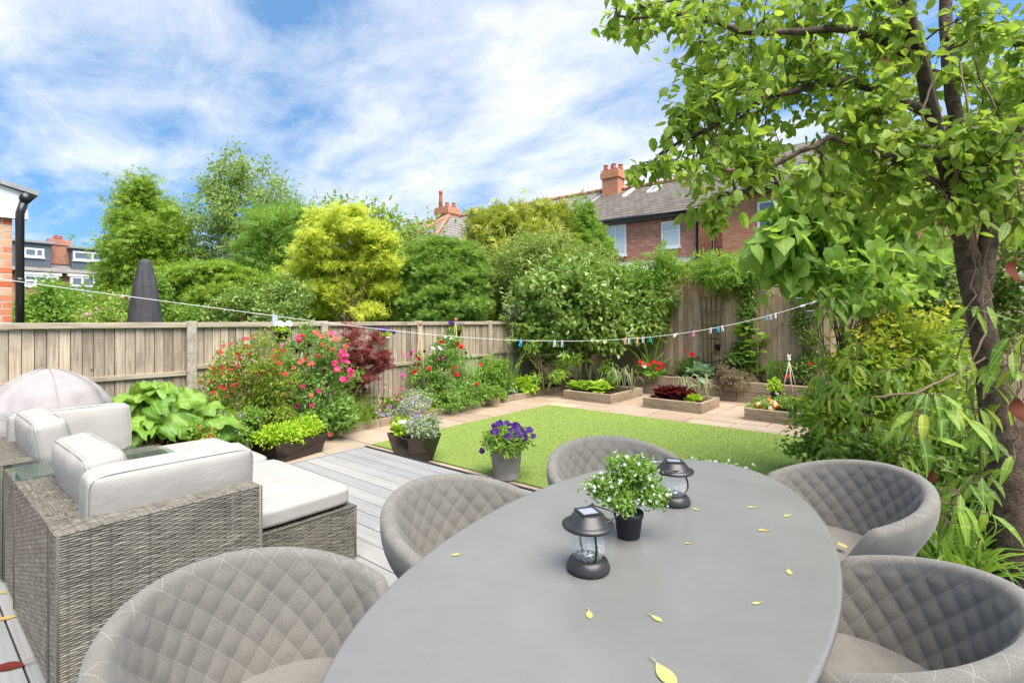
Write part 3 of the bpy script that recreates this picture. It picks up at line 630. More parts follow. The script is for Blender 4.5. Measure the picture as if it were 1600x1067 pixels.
# house E: corner of the neighbour just over the left fence
hE = thing('garage', 'pale brick neighbouring wall corner with white gable board at the left edge', 'house')
ex = -7.75; cy = onX(19, 400, ex).y; zE = onX(10, 338, ex).z; ztop = onX(0, 293, ex).z
b = MB(); b.span((ex - 4, cy - 5, -.05), (ex, cy, zE)); b.build('wall', M['brick_near'], hE)
b = MB(); b.add([(ex + .05, cy + .12, zE - .02), (ex + .05, cy + .12, onX(30, 303, ex).z), (ex + .05, cy - 3, ztop + .75), (ex + .05, cy - 3, zE - .02)], [(0, 1, 2, 3)])
b.add([(ex - .02, cy + .12, zE - .02), (ex - .02, cy + .12, onX(30, 303, ex).z), (ex - .02, cy - 3, ztop + .75), (ex - .02, cy - 3, zE - .02)], [(3, 2, 1, 0)]); b.quad((ex + .05, cy + .12, zE - .02), (ex - .02, cy + .12, zE - .02), (ex - .02, cy + .12, onX(30, 303, ex).z), (ex + .05, cy + .12, onX(30, 303, ex).z)); b.build('bargeboard', M['white_paint'], hE)
b = MB(); z0 = onX(30, 303, ex).z; roof_slab(b, ex - 4, ex + .1, cy + .2, z0 + .04, cy - 3, ztop + .8, .05); b.build('roof', M['lead'], hE)
b = MB(); gy = cy + .07; b.tube([(ex - 4, gy + .03, z0 - .05), (ex + .1, gy + .03, z0 - .05)], .055, 10); b.build('gutter', M['black'], hE)
b = MB(); b.tube([(ex + .06, gy + .02, z0 - .08), (ex + .05, gy - .015, z0 - .22), (ex + .05, gy - .015, 0)], .038, 12); b.tube([(ex + .05, gy - .015, 2.0), (ex + .05, gy - .015, 2.06)], .042, 12); b.build('downpipe', M['black'], hE)
# ================================================================== dining table
def _top():
    t = NT('table_top'); o = t.coord('Object'); n = t.noise(o, 2.3, 6, .6); f = t.noise(o, 420, 2, .6)
    c = t.ramp(n, [(.3, (.125, .124, .118)), (.7, (.155, .153, .145))]); c = t.mix(t.rng(f, .45, .65, 0, .12), c, (.26, .265, .26))
    v = t.node('ShaderNodeTexVoronoi'); v.inputs['Scale'].default_value = 13; t.l.new(o, v.inputs['Vector']); sz = t.math('MULTIPLY', t.math('POWER', t.noise(o, 31, 2), 3.0), .16)
    c = t.mix(t.math('MULTIPLY', t.math('LESS_THAN', v.outputs['Distance'], sz), t.math('GREATER_THAN', t.noise(o, 9, 2), .56)), c, (.07, .06, .05))
    st = t.noise(t.coord('Object', (3, 3, 3)), 1.6, 8, .7, 1.5); c = t.mix(t.rng(st, .5, .7, 0, .10), c, (.21, .21, .20))
    t.col(c).rough(t.rng(n, .3, .7, .27, .37)).spec(.5); t.bump(f, .03, .001); return t.m
M['tabletop'] = _top()
M['steel'] = m_plain('dark_steel', (.06, .06, .062), .45, .5, metal=.3, bump=0)
table = thing('dining_table', 'large oval grey topped garden dining table surrounded by quilted tub chairs', 'table', (-.714, 1.495, DZ), R(5.05))
def oval(rx, ry, n=160): return [(rx * math.cos(2 * math.pi * i / n), ry * math.sin(2 * math.pi * i / n)) for i in range(n)]
b = MB(); o_ = [(1, .738), (1, .7425)]
prof = [(-.012, .728), (-.002, .731), (0, .738), (-.0015, .745), (-.006, .7495), (-.012, .75)]
vs = []; n = 200
for e, z in prof: vs += [((.542 + e) * math.cos(2 * math.pi * i / n), (1.111 + e) * math.sin(2 * math.pi * i / n), z) for i in range(n)]
fs = [(k * n + i, k * n + (i + 1) % n, (k + 1) * n + (i + 1) % n, (k + 1) * n + i) for k in range(len(prof) - 1) for i in range(n)]
b.add(vs, fs, True); b.add(vs[:n], [tuple(range(n - 1, -1, -1))]); b.add(vs[-n:], [tuple(range(n))])
b.build('tabletop', M['tabletop'], table)
b = MB(); b.box((0, 0, .705), (.5, 1.5, .04)); b.build('apron', M['steel'], table, bevel=.004)
for sx in (-1, 1):
    for sy in (-1, 1):
        b = MB(); b.tube([(sx * .2, sy * .62, .69), (sx * .3, sy * .78, 0)], [.028, .022], 12); b.build('leg', M['steel'], table)
# ================================================================== quilted tub chairs
def _felt(name, quilt):
    t = NT(name); o = t.coord('Object'); f = t.noise(o, 260, 3, .7); g = t.noise(o, 16, 5, .65)
    c = t.ramp(g, [(.3, (.118, .110, .097)), (.7, (.155, .145, .129))]); c = t.mix(t.rng(f, .4, .75, 0, .4), c, (.24, .225, .2)); c = t.mix(t.rng(f, .2, .42, .35, 0), c, (.09, .082, .07))
    h = f
    if quilt:
        uv = t.node('ShaderNodeSeparateXYZ'); t.l.new(t.coord('UV'), uv.inputs[0]); lines = None
        for a, d in ((0, 1), (1, 0)):
            fr = t.math('FRACT', t.math('ADD', uv.outputs[a], .5)); dist = t.math('ABSOLUTE', t.math('SUBTRACT', fr, .5))
            dash = t.math('GREATER_THAN', t.math('FRACT', t.math('MULTIPLY', uv.outputs[d], 11.0)), .36)
            ln = t.math('MULTIPLY', t.rng(dist, .008, .017, 1, 0), dash); lines = ln if lines is None else t.math('MAXIMUM', lines, ln)
        c = t.mix(t.math('MULTIPLY', lines, .5), c, (.36, .345, .31))
    t.col(c).rough(.92).spec(.12); t.put(t.p.inputs['Sheen Weight'], .15); t.bump(h, .22, .002); return t.m
M['felt'] = _felt('felt', False); M['quilt'] = _felt('quilted_felt', True)
def tub_chair(label):
    t = thing('tub_chair', label, 'chair', (0, 0, 0), 0, 'quilted tub chairs round the oval table')
    TH = R(128); NT_, NI, NR, NO = 220, 46, 9, 16
    def ss(x): x = max(0, min(1, x)); return x * x * (3 - 2 * x)
    def rimz(th):
        x = -.335 * math.cos(th); z = .705 - .30 * x; a = abs(th); k = ss((a - R(98)) / R(30)); return z * (1 - k) + .475 * k
    vs, uv = [], []; rows = NI + NR + NO + 1
    for i in range(NT_ + 1):
        th = -TH + 2 * TH * i / NT_; cx, sy = -math.cos(th), math.sin(th); zr = rimz(th); zi0 = .41; s_ = th * .34
        def rad(k):      # k 0 at the seat, 1 at the rim
            q = k ** .75; return (.235 + .085 * q, .25 + .095 * q)
        thick = .052
        H = max(.02, zr - thick / 2 - zi0)
        for j in range(NI + 1):
            k = j / NI; z = zi0 + H * k; kk = (z - .41) / .37; rx, ry = rad(min(1, max(0, kk))); tt = z - .41
            p, q = (s_ + tt) / .084, (s_ - tt) / .084
            puff = .0064 * (abs(math.sin(math.pi * p)) * abs(math.sin(math.pi * q))) ** .42 * min(1, (1 - k) * 9 + .25)
            vs.append(((rx - puff) * cx, (ry - puff) * sy, z)); uv.append((p, q))
        kk = (zi0 + H - .41) / .37; rx, ry = rad(min(1, max(0, kk)))
        for j in range(1, NR):
            a = math.pi * j / NR; o = thick / 2 * (1 - math.cos(a)); z = zi0 + H + thick / 2 * math.sin(a); tt = zi0 + H - .41 + thick / 2 * a * .8
            vs.append(((rx + o) * cx, (ry + o) * sy, z)); uv.append(((s_ + tt) / .084, (s_ - tt) / .084))
        for j in range(NO + 1):
            k = j / NO; z = (zi0 + H) * (1 - k) + .335 * k; kk = max(0, (z - .335) / .45); q = min(1, kk) ** .62
            ro = (.175 + .197 * q, .19 + .207 * q); m = 1 - k
            r0x = (rx + thick); r0y = (ry + thick); f = ss(k * 2.2)
            vs.append(((r0x * (1 - f) + min(r0x, ro[0]) * f) * cx, (r0y * (1 - f) + min(r0y, ro[1]) * f) * sy, z)); uv.append((.5, .5))
    b = MB(); fs = [(i * rows + j, i * rows + j + 1, (i + 1) * rows + j + 1, (i + 1) * rows + j) for i in range(NT_) for j in range(rows - 1)]
    b.add(vs, fs, True); b.add([], []); nb = len(vs)
    b.f.append(tuple(range(rows))); b.f.append(tuple(NT_ * rows + j for j in range(rows - 1, -1, -1))); b.sm += [False, False]
    b.build('shell', M['quilt'], t, uv=uv)
    def seat(i, j):
        th = 2 * math.pi * i; k = j; fx = .262 if math.cos(th) < 0 else .30; r = min(1, k * 1.6); 
        rr_ = r ** .9; z = .475 if k < .62 else .475 - .075 * ((k - .62) / .38) ** 2; e = 1 if k < .62 else 1 + .02 * math.sin(math.pi * (k - .62) / .38)
        z -= .022 * (1 - rr_ ** 3) * .5; return (fx * math.cos(th) * rr_ * e, .27 * math.sin(th) * rr_ * e, z)
    b = MB(); b.grid(seat, 64, 28, True, True); b.lathe([(.17, .335), (.25, .36), (.262, .405)], 64, smooth=True); b.build('seat', M['felt'], t)
    b = MB(); b.lathe([(.10, .30), (.12, .32), (.12, .335)], 24); b.build('mount', M['steel'], t)
    for a in (45, 135, 225, 315):
        c, s = math.cos(R(a)), math.sin(R(a)); b = MB(); b.tube([(c * .07, s * .07, .312), (c * .13, s * .13, .30), (c * .27, s * .27, .01)], [.016, .016, .011], 10); b.tube([(c * .27, s * .27, 0), (c * .27, s * .27, .012)], [.014, .014], 10); b.build('leg', M['steel'], t)
    return t
CH = [(-1.18, .60, 25, 'quilted tub chair between the wicker lounge corner and the near end of the table'),
      (-1.27, 1.40, 9, 'quilted tub chair in front of the bare grey deck boards, beside the ottoman'),
      (-1.17, 2.30, -38, 'quilted tub chair at the far end of the table, backing on to the lawn'),
      (-.35, 2.57, 222, 'quilted tub chair backing on to the strappy leaves and right hand bushes'),
      (-.16, 1.62, 179, 'quilted tub chair at the right near side of the table, closest to the tree trunk')]
chair0 = None
for (x, y, a, lab) in CH:
    if chair0 is None: c = chair0 = tub_chair(lab)
    else: c = copy_tree(chair0); c['label'] = lab
    c.location = (x, y, DZ); c.rotation_euler = (0, 0, R(a))
# ================================================================== wicker lounge
def _rattan():
    t = NT('rattan'); isl = t.island(); o = t.coord('Object', (9, 9, 9))
    c = t.ramp(isl, [(0, (.052, .046, .035)), (.25, (.095, .086, .067)), (.55, (.13, .119, .096)), (.8, (.11, .10, .078)), (1, (.195, .182, .152))])
    c = t.mix(t.rng(t.noise(o, 1.0, 4), .42, .7, 0, .4), c, (.17, .15, .12)); t.col(c).rough(.42).spec(.4); return t.m
M['rattan'] = _rattan()
M['rattan_dark'] = m_plain('rattan_core', (.035, .03, .024), .8, .2, bump=0)
def weave(b, o, U, V, w, h, sp=.033, rh=.0098, amp=.0030):
    o, U, V = Vector(o), Vector(U).normalized(), Vector(V).normalized(); N = U.cross(V); nr = int(round(h / rh)); rh = h / nr
    ns = max(2, int(round(w / sp))); sp = w / ns; rr = random.Random(int(w * 1000) + int(h * 777))
    for r in range(nr):
        par = r % 2; y0 = r * rh; jit = rr.uniform(-.0006, .0006)
        k = -1 + par
        while k < ns:
            a, e = max(0, (k + .12) * sp), min(w, (k + 1.88) * sp)
            if e - a > sp * .2:
                vs = []; m = 7; nodef = rr.random() < .10
                for i in range(m + 1):
                    x = a + (e - a) * i / m; ph = math.pi * ((x / sp - k) / 2); z = amp * (1.0 * math.sin(max(0, min(math.pi, ph))) ** .6 - .30)
                    for (f, zz) in ((.0, -.0030), (.28, .0006), (.5, .0012), (.72, .0006), (1.0, -.0030)): vs.append(o + U * x + V * (y0 + rh * f + jit) + N * (z + zz))
                b.add(vs, [(i * 5 + j, (i + 1) * 5 + j, (i + 1) * 5 + j + 1, i * 5 + j + 1) for i in range(m) for j in range(4)], True)
            k += 2
    for s in range(ns + 1):
        x = s * sp; ww = .0065 if s % 2 else .0045; z = .0012 if s % 2 else -.0004
        b.add([o + U * (x - ww) + N * (z - .001), o + U * x + N * (z + .0012), o + U * (x + ww) + N * (z - .001), o + U * (x - ww) + V * h + N * (z - .001), o + U * x + V * h + N * (z + .0012), o + U * (x + ww) + V * h + N * (z - .001)], [(0, 1, 4, 3), (1, 2, 5, 4)], True)
def wicker_box(name, parent, a, c, faces='+x-x+y-y+z'):
    """a box covered in woven strands on the listed faces"""
    (x0, y0, z0), (x1, y1, z1) = a, c; e = .006; b = MB()
    core = MB(); core.span((x0 + e, y0 + e, z0 + e), (x1 - e, y1 - e, z1 - e))
    if '+x' in faces: weave(b, (x1 - .002, y0, z0), (0, 1, 0), (0, 0, 1), y1 - y0, z1 - z0)
    if '-x' in faces: weave(b, (x0 + .002, y1, z0), (0, -1, 0), (0, 0, 1), y1 - y0, z1 - z0)
    if '-y' in faces: weave(b, (x0, y0 + .002, z0), (1, 0, 0), (0, 0, 1), x1 - x0, z1 - z0)
    if '+y' in faces: weave(b, (x1, y1 - .002, z0), (-1, 0, 0), (0, 0, 1), x1 - x0, z1 - z0)
    if '+z' in faces:
        if (x1 - x0) > (y1 - y0): weave(b, (x0, y0, z1 - .002), (1, 0, 0), (0, 1, 0), x1 - x0, y1 - y0, .02, .013)
        else: weave(b, (x1, y0, z1 - .002), (0, 1, 0), (-1, 0, 0), y1 - y0, x1 - x0, .02, .013)
    for (x, y) in ((x0, y0), (x1, y0), (x0, y1), (x1, y1)): b.tube([(x + (.004 if x == x0 else -.004), y + (.004 if y == y0 else -.004), z0), (x + (.004 if x == x0 else -.004), y + (.004 if y == y0 else -.004), z1)], .006, 6)
    o = b.build(name, M['rattan'], parent); core.build('lining', M['rattan_dark'], o); return o
def _cush():
    t = NT('cushion_cloth'); o = t.coord('Object'); n = t.noise(o, 5, 5, .6); w = t.noise(t.coord('Object', (7, 7, 16)), 1.0, 4, .55, 1.2)
    t.col(t.ramp(n, [(.3, (.295, .28, .258)), (.7, (.335, .318, .295))])).rough(.8).spec(.2); a = t.bump(w, .13, .02); t.bump(t.noise(o, 500, 2), .1, .001, a); return t.m
M['cushion'] = _cush()
def cushion(name, parent, c, d, rot=(0, 0, 0), seed=0, puff=.03, r=.05, wr=.006, n=22, piping=False):
    bm = bmesh.new(); bmesh.ops.create_cube(bm, size=2); bmesh.ops.subdivide_edges(bm, edges=bm.edges[:], cuts=n, use_grid_fill=True)
    hx, hy, hz = [q / 2 for q in d]; th = min(range(3), key=lambda i: d[i]); off = Vector((seed * 3.1, seed * 1.7, seed * .9)); H = (hx, hy, hz)
    for v in bm.verts:
        p = v.co.copy(); q = Vector((p.x * hx, p.y * hy, p.z * hz)); inn = Vector([max(-(h - r), min(h - r, x)) for x, h in zip(q, H)]); nn = (q - inn)
        nn = nn.normalized() if nn.length > 1e-9 else Vector((0, 0, 0)); edge = 1.0
        ax = [i for i in range(3) if i != th]; e0, e1 = abs(p[ax[0]]), abs(p[ax[1]]); bul = (1 - e0 ** 4) * (1 - e1 ** 4)
        if nn.length > 1e-6 and abs(nn[th]) > .3: edge = 1
        s = inn + nn * r; s[th] *= (1 - .10 * (1 - bul)); 
        if abs(p[th]) > .5: s[th] += (1 if p[th] > 0 else -1) * puff * bul
        m = max(e0, e1); pin = 1 - .025 * (e0 ** 6) * (e1 ** 6) * 2; s[ax[0]] *= pin; s[ax[1]] *= pin
        w = mnoise.noise(s * 4.5 + off) * 1.2 + mnoise.noise(Vector((s.x * 8, s.y * 8, s.z * 13)) + off * 2) * .6
        v.co = s + (nn if nn.length else Vector((0, 0, 0))) * wr * w
    bm.normal_update(); me = bpy.data.meshes.new(name); bm.to_mesh(me); bm.free(); me.polygons.foreach_set('use_smooth', [True] * len(me.polygons)); me.materials.append(M['cushion'])
    o = link(name, me, parent); o.location = c; o.rotation_euler = rot
    if not piping: return o
    ax = [i for i in range(3) if i != th]; b = MB()
    for sgn in (-1, 1):
        P = []
        for k in range(64):
            a = 2 * math.pi * k / 64; ca, sa = math.cos(a), math.sin(a); q = [0, 0, 0]; e = .22
            q[ax[0]] = math.copysign(abs(ca) ** e, ca) * (H[ax[0]] - r * .27); q[ax[1]] = math.copysign(abs(sa) ** e, sa) * (H[ax[1]] - r * .27); q[th] = sgn * (H[th] * .9 - r * .22); P.append(q)
        b.tube(P + [P[0]], .0045, 8, False)
    b.build('piping', M['cushion'], o); return o
def lounge_seat(label, x_arm, s, loc):
    """one corner seat; s = +1 has its arm on the +X side, -1 on the other"""
    t = thing('wicker_armchair', label, 'armchair', loc, 0, 'wicker corner seats')
    W, Dp, T_ = 1.0, .75, .14
    def bx(x0, x1): return (x0, x1) if s > 0 else (-x1, -x0)
    a = bx(W / 2 - T_, W / 2); wicker_box('armrest', t, (a[0], 0, .02), (a[1], Dp, .65), '+x-x+y-y+z')
    a = bx(-W / 2, W / 2 - T_ - .001); wicker_box('backrest', t, (a[0], 0, .021), (a[1], T_, .649), '+x-x+y-y+z' if s > 0 else '+x-x+y-y+z')
    wicker_box('base', t, (a[0], T_ + .001, .022), (a[1], Dp - .002, .31), '+x-x+y')
    cx = s * (-T_ / 2); cushion('seat_cushion', t, (cx, .445, .385), (W - T_ - .01, .60, .14), seed=2 + s)
    cushion('arm_cushion', t, (s * (W / 2 - T_ - .075), .445, .635), (.15, .67, .38), (0, s * R(6), 0), seed=5 + s, puff=.020, r=.03, wr=.0035, piping=True)
    cushion('back_cushion', t, (s * (-.13), .235, .66), (.68, .16, .41), (R(9), 0, s * R(0)), seed=8 + s, puff=.028, r=.036, wr=.0045, piping=True)
    return t
lounge_seat('wicker corner seat with long arm cushion, its woven side turned to the nearest tub chair', 0, 1, (-3.01, .40, DZ))
lounge_seat('wicker corner seat with upright grey cushion in front of the covered barbecue', 0, -1, (-4.47, .40, DZ))
side = thing('side_table', 'narrow wicker side table with glass top between the two corner seats', 'table', (-3.74, .40, DZ))
wicker_box('base', side, (-.19, .01, .02), (.19, .70, .636), '+x-x+y-y+z')
def _gtop():
    t = NT('clear_glass'); t.col((.85, .92, .9)).rough(.02).spec(.5); tr = t.node('ShaderNodeBsdfTransparent'); tr.inputs[0].default_value = (.82, .9, .87, 1)
    fr = t.node('ShaderNodeFresnel'); fr.inputs[0].default_value = 1.6; gl = t.node('ShaderNodeBsdfGlossy'); gl.inputs['Roughness'].default_value = .03; ms = t.node('ShaderNodeMixShader')
    t.l.new(t.math('MULTIPLY', t.math('ADD', fr.outputs[0], .04), t.math('SUBTRACT', 1.0, t.node('ShaderNodeNewGeometry').outputs['Backfacing'])), ms.inputs[0]); t.l.new(tr.outputs[0], ms.inputs[1]); t.l.new(gl.outputs[0], ms.inputs[2]); t.l.new(ms.outputs[0], t.out.inputs[0]); return t.m
M['gtop'] = _gtop()
b = MB(); b.span((-.205, .0, .642), (.205, .715, .650)); b.build('glass_top', M['gtop'], side, bevel=.002)
for (x, y, lab) in ((-3.2, 1.487, 'wicker ottoman with flat grey cushion nearest the bare deck boards'), (-4.25, 1.487, 'wicker ottoman with flat grey cushion beside the rhubarb leaves')):
    t = thing('ottoman', lab, 'ottoman', (x, y, DZ), 0, 'wicker ottomans')
    wicker_box('base', t, (-.51, -.31, .02), (.51, .31, .335), '+x-x+y-y+z'); cushion('cushion', t, (0, 0, .398), (1.01, .61, .115), seed=x, puff=.014, r=.03, wr=.0015)
# covered barbecue
def _cover(c, name):
    t = NT(name); o = t.coord('Object'); n = t.noise(o, 4, 5, .6); t.col(t.ramp(n, [(.3, [x * .9 for x in c]), (.7, [x * 1.08 for x in c])])).rough(.75).spec(.25); t.bump(t.noise(o, 6, 4, .6, 1.0), .4, .03); return t.m
M['pale_cover'] = _cover((.29, .268, .26), 'pale_cover'); M['dark_cover'] = _cover((.058, .058, .062), 'dark_cover')
def drape(name, m, prof, n, fold, seed, parent=None, c=(0, 0, 0)):
    b = MB(); k = len(prof) - 1
    def fn(i, j):
        q = j * k; a = min(k - 1, int(q)); f = q - a; r = prof[a][0] * (1 - f) + prof[a + 1][0] * f; z = prof[a][1] * (1 - f) + prof[a + 1][1] * f; th = 2 * math.pi * i
        w = fold * (1 - j) ** .6 * (math.sin(th * 7 + seed) * .5 + mnoise.noise(Vector((math.cos(th) * 3, math.sin(th) * 3, z * 2.5 + seed))) + .6 * abs(mnoise.noise(Vector((math.cos(th) * 6, math.sin(th) * 6, z * 5 + seed)))))
        r2 = max(0, r + w * min(1, r * 6)); return (c[0] + r2 * math.cos(th), c[1] + r2 * math.sin(th), c[2] + z + .3 * w * min(1, r * 3))
    b.grid(fn, n, 40, True, True); return b.build(name, m, parent)
q = onX(76, 578, -5.95)
bq = thing('covered_barbecue', 'round barbecue under a pale grey fabric cover against the left fence', 'barbecue', (-5.95, q.y, .02))
drape('cover', M['pale_cover'], [(.48, .0), (.47, .55), (.455, .72), (.415, .85), (.35, .96), (.26, 1.05), (.15, 1.12), (.065, 1.15), (0, 1.155)], 96, .030, 3, bq)
b = MB(); b.add([(.445, -.12, .60), (.48, .0, .6), (.445, .12, .60), (.43, -.12, .74), (.465, .0, .74), (.43, .12, .74)], [(0, 1, 4, 3), (1, 2, 5, 4)], True)
for th in np.linspace(0, 2 * math.pi, 6, endpoint=False):
    b.tube([(r * math.cos(th) * 1.0, r * math.sin(th) * 1.0, z + .006) for r, z in ((.47, .55), (.455, .72), (.415, .85), (.35, .96), (.26, 1.05), (.15, 1.12), (.04, 1.156))], .004, 5)
b.build('seam', M['pale_cover'], bq)
# ================================================================== table top things
TZ = DZ + .7505
def tabpt(px, py): return gp(px, py, TZ)
def _crackle():
    t = NT('crackle_glass'); o = t.coord('Object'); v = t.node('ShaderNodeTexVoronoi', feature='DISTANCE_TO_EDGE'); v.inputs['Scale'].default_value = 95; t.l.new(o, v.inputs['Vector'])
    e = t.rng(v.outputs['Distance'], .0, .07, 1, 0); t.col((.9, .93, .92)).rough(.12).spec(.8)
    tr = t.node('ShaderNodeBsdfTransparent'); tr.inputs[0].default_value = (.985, .985, .98, 1); bp = t.node('ShaderNodeBump'); bp.inputs['Strength'].default_value = .6; bp.inputs['Distance'].default_value = .002; t.l.new(v.outputs['Distance'], bp.inputs['Height'])
    gl = t.node('ShaderNodeBsdfGlossy'); gl.inputs['Roughness'].default_value = .06; t.l.new(bp.outputs[0], gl.inputs['Normal']); fr = t.node('ShaderNodeFresnel'); fr.inputs[0].default_value = 1.5
    m1 = t.node('ShaderNodeMixShader'); t.l.new(t.math('MULTIPLY', t.math('MULTIPLY', fr.outputs[0], .8), t.math('SUBTRACT', 1.0, t.node('ShaderNodeNewGeometry').outputs['Backfacing'])), m1.inputs[0]); t.l.new(tr.outputs[0], m1.inputs[1]); t.l.new(gl.outputs[0], m1.inputs[2])
    m2 = t.node('ShaderNodeMixShader'); t.l.new(t.math('ADD', t.math('MULTIPLY', e, .42), .10), m2.inputs[0]); t.l.new(m1.outputs[0], m2.inputs[1]); t.l.new(t.p.outputs[0], m2.inputs[2]); t.l.new(m2.outputs[0], t.out.inputs[0]); return t.m
M['crackle'] = _crackle()
M['lantern'] = m_plain('lantern_black', (.022, .021, .021), .38, .5, var=.1, bump=.03, bscale=300)
M['solar'] = None
def _solar():
    t = NT('solar_panel'); t.col((.22, .24, .30)).rough(.08).spec(.9); return t.m
M['solar'] = _solar()
M['chrome'] = m_plain('chrome', (.75, .75, .75), .15, .5, metal=1.0, bump=0)
def lantern(lab, loc, rz, ha, hup):
    t = thing('solar_lantern', lab, 'lantern', loc, rz, 'solar lanterns on the table')
    b = MB(); b.lathe([(.055, 0), (.0605, .004), (.061, .012), (.054, .028), (.047, .034), (.043, .036)], 40); b.build('base', M['lantern'], t)
    b = MB(); b.lathe([(.036, .034), (.044, .046), (.0485, .062), (.047, .080), (.041, .100), (.034, .118), (.032, .126)], 40, cap=False); b.build('glass', M['crackle'], t)
    b = MB(); b.lathe([(.034, .118), (.070, .120), (.0735, .124), (.073, .129), (.062, .133), (.057, .136), (.042, .157), (.038, .160)], 40); cp = b.build('cap', M['lantern'], t)
    b = MB()
    for sx, sy, w, h in ((0, 1, .06, .006), (0, -1, .06, .006), (1, 0, .006, .048), (-1, 0, .006, .048)): b.box((sx * .027, sy * .027, .1615), (w, h, .007))
    b.build('panel_frame', M['lantern'], cp); b = MB(); b.box((0, 0, .161), (.049, .049, .003)); b.build('solar_panel', M['solar'], cp)
    for s in (-1, 1):
        b = MB(); b.tube([(0, s * .036, .036), (.0, s * .047, .052), (0, s * .0515, .066), (0, s * .05, .084), (0, s * .044, .104), (0, s * .039, .12)], .0032, 8); b.build('wire', M['lantern'], t)
    b = MB(); P = [(.0, -.052, .1385), (.058 * math.cos(hup) + .03, -.052, .1385 + .05 * math.sin(hup)), (.058 * math.cos(hup) + .03, .052, .1385 + .05 * math.sin(hup)), (.0, .052, .1385)]
    b.tube([P[0], P[1]], .002, 6); b.tube([P[1], P[2]], .002, 6); b.tube([P[2], P[3]], .002, 6); hd = b.build('handle', M['lantern'], t); hd.rotation_euler = (0, 0, ha)
    b = MB(); b.lathe([(.012, .036), (.016, .040), (.014, .046), (.006, .05), (.004, .046)], 20); b.build('lamp', M['chrome'], t); return t
x, y, _ = tabpt(919, 889); lantern('black solar lantern nearest the front of the oval table', (x, y, TZ), PHI + R(18), R(28), R(8))
x, y, _ = tabpt(1053, 786); lantern('black solar lantern behind the small white flowered pot plant', (x, y, TZ), PHI + R(80), R(115), R(6))
# fallen leaves
M['leaf_yellow'] = m_leaf('fallen_yellow', [(.46, .35, .10), (.46, .41, .16)], .2); M['leaf_lime'] = m_leaf('fallen_lime', [(.36, .40, .12), (.42, .44, .16)], .2)
M['leaf_tan'] = m_leaf('fallen_tan', [(.45, .28, .09), (.5, .36, .14)], .15); M['leaf_red'] = m_leaf('fallen_red', [(.10, .010, .008), (.14, .016, .010)], .1)
def fallen(px, py, z, size, m, ang, lab, cat='leaf', grp='leaves fallen on the table', curl=.25):
    x, y, _ = gp(px, py, z); b = MB()
    def fn(i, j):
        w = math.sin(math.pi * min(1, i * 1.02)) ** .8 * .27 * (1 - .25 * i); yy = (j - .5) * 2 * w; return (size * (i - .5), size * yy, size * (curl * (yy * yy * 2.5 + (i - .4) ** 2 * .5)) + .0015)
    b.grid(fn, 10, 6, True); b.tube([(size * .5, 0, size * curl * .18 + .001), (size * .75, size * .08, size * .1 + .001)], .0012, 5)
    o = b.build('fallen_leaf', M[m]); o.location = (x, y, z); o.rotation_euler = (0, 0, ang); tag(o, lab, cat, grp)
for px, py, s, m, a, lab in ((713, 867, .030, 'leaf_yellow', 1.0, 'curled yellow leaf alone on the left side of the tabletop'), (921, 961, .034, 'leaf_yellow', 2.2, 'bright yellow leaf on the tabletop in front of the nearest lantern'),
        (1026, 967, .032, 'leaf_lime', 2.9, 'lime green leaf on the tabletop right of the bright yellow one'), (1182, 943, .024, 'leaf_lime', .9, 'small pale leaf on the right of the tabletop below the stalked one'),
        (1233, 894, .032, 'leaf_yellow', 1.9, 'yellow leaf with upright stalk near the right edge of the tabletop'), (1192, 829, .034, 'leaf_tan', .5, 'tan dried leaf on the far right part of the tabletop'),
        (1230, 806, .034, 'leaf_yellow', 1.1, 'pale yellow leaf nearest the chair by the bushes'), (1174, 793, .034, 'leaf_lime', .6, 'flat greenish leaf at the far right of the tabletop'),
        (1074, 849, .020, 'leaf_tan', .4, 'tiny tan leaf on the tabletop right of the pot plant'), (1087, 796, .030, 'leaf_yellow', -.3, 'narrow yellow leaf beside the base of the farther lantern'), (1040, 1056, .072, 'leaf_lime', 2.5, 'largest pale green leaf at the near end of the tabletop')):
    fallen(px, py, TZ, s, m, a, lab)
fallen(14, 1042, DZ, .13, 'leaf_red', .75, 'dark red leaf lying on the deck beside the wicker seat', grp='leaves fallen on the deck')
fallen(10, 966, DZ, .085, 'leaf_tan', .9, 'small rusty leaf on the deck beyond the dark red one', grp='leaves fallen on the deck')
fallen(2, 926, DZ, .06, 'leaf_yellow', .3, 'yellow leaf on the deck farthest along the wicker side', grp='leaves fallen on the deck')
fallen(1316, 852, DZ + .49, .055, 'leaf_yellow', 2.4, 'yellow leaf lying on the seat of the chair by the bushes', grp=None)
# ================================================================== clothes line and pegs
lx = np.array([-60, 15, 200, 400, 560, 700, 870, 960, 1060, 1130, 1200, 1255, 1300, 1340]); ly = np.array([427, 437, 463, 491.5, 510, 523, 532.5, 533, 522, 510, 493, 476, 461, 447])
cf = np.polyfit(lx, ly, 5)
def linept(px):
    t = (px - 800) / 800; s_ = (4 * t + 4) / (9.6 - 5 * t); return pt(px, float(np.polyval(cf, px)), 4 + 5 * s_)
M['rope'] = m_plain('white_rope', (.72, .72, .70), .7, .2, bump=0)
b = MB(); b.tube([linept(px) for px in np.linspace(-60, 1345, 90)], .0026, 6); tag(b.build('washing_line', M['rope']), 'thin white washing line sagging across the garden above the lawn', 'washing line')
PC = {'blue': (.03, .42, .68), 'pale': (.50, .60, .64), 'salmon': (.75, .38, .28), 'mint': (.45, .66, .60), 'pink': (.80, .22, .42), 'white': (.75, .75, .72), 'teal': (.05, .52, .50), 'grey': (.42, .5, .6)}
for k, c in PC.items(): M['peg_' + k] = m_plain('peg_' + k, c, .4, .4, var=.05, bump=0)
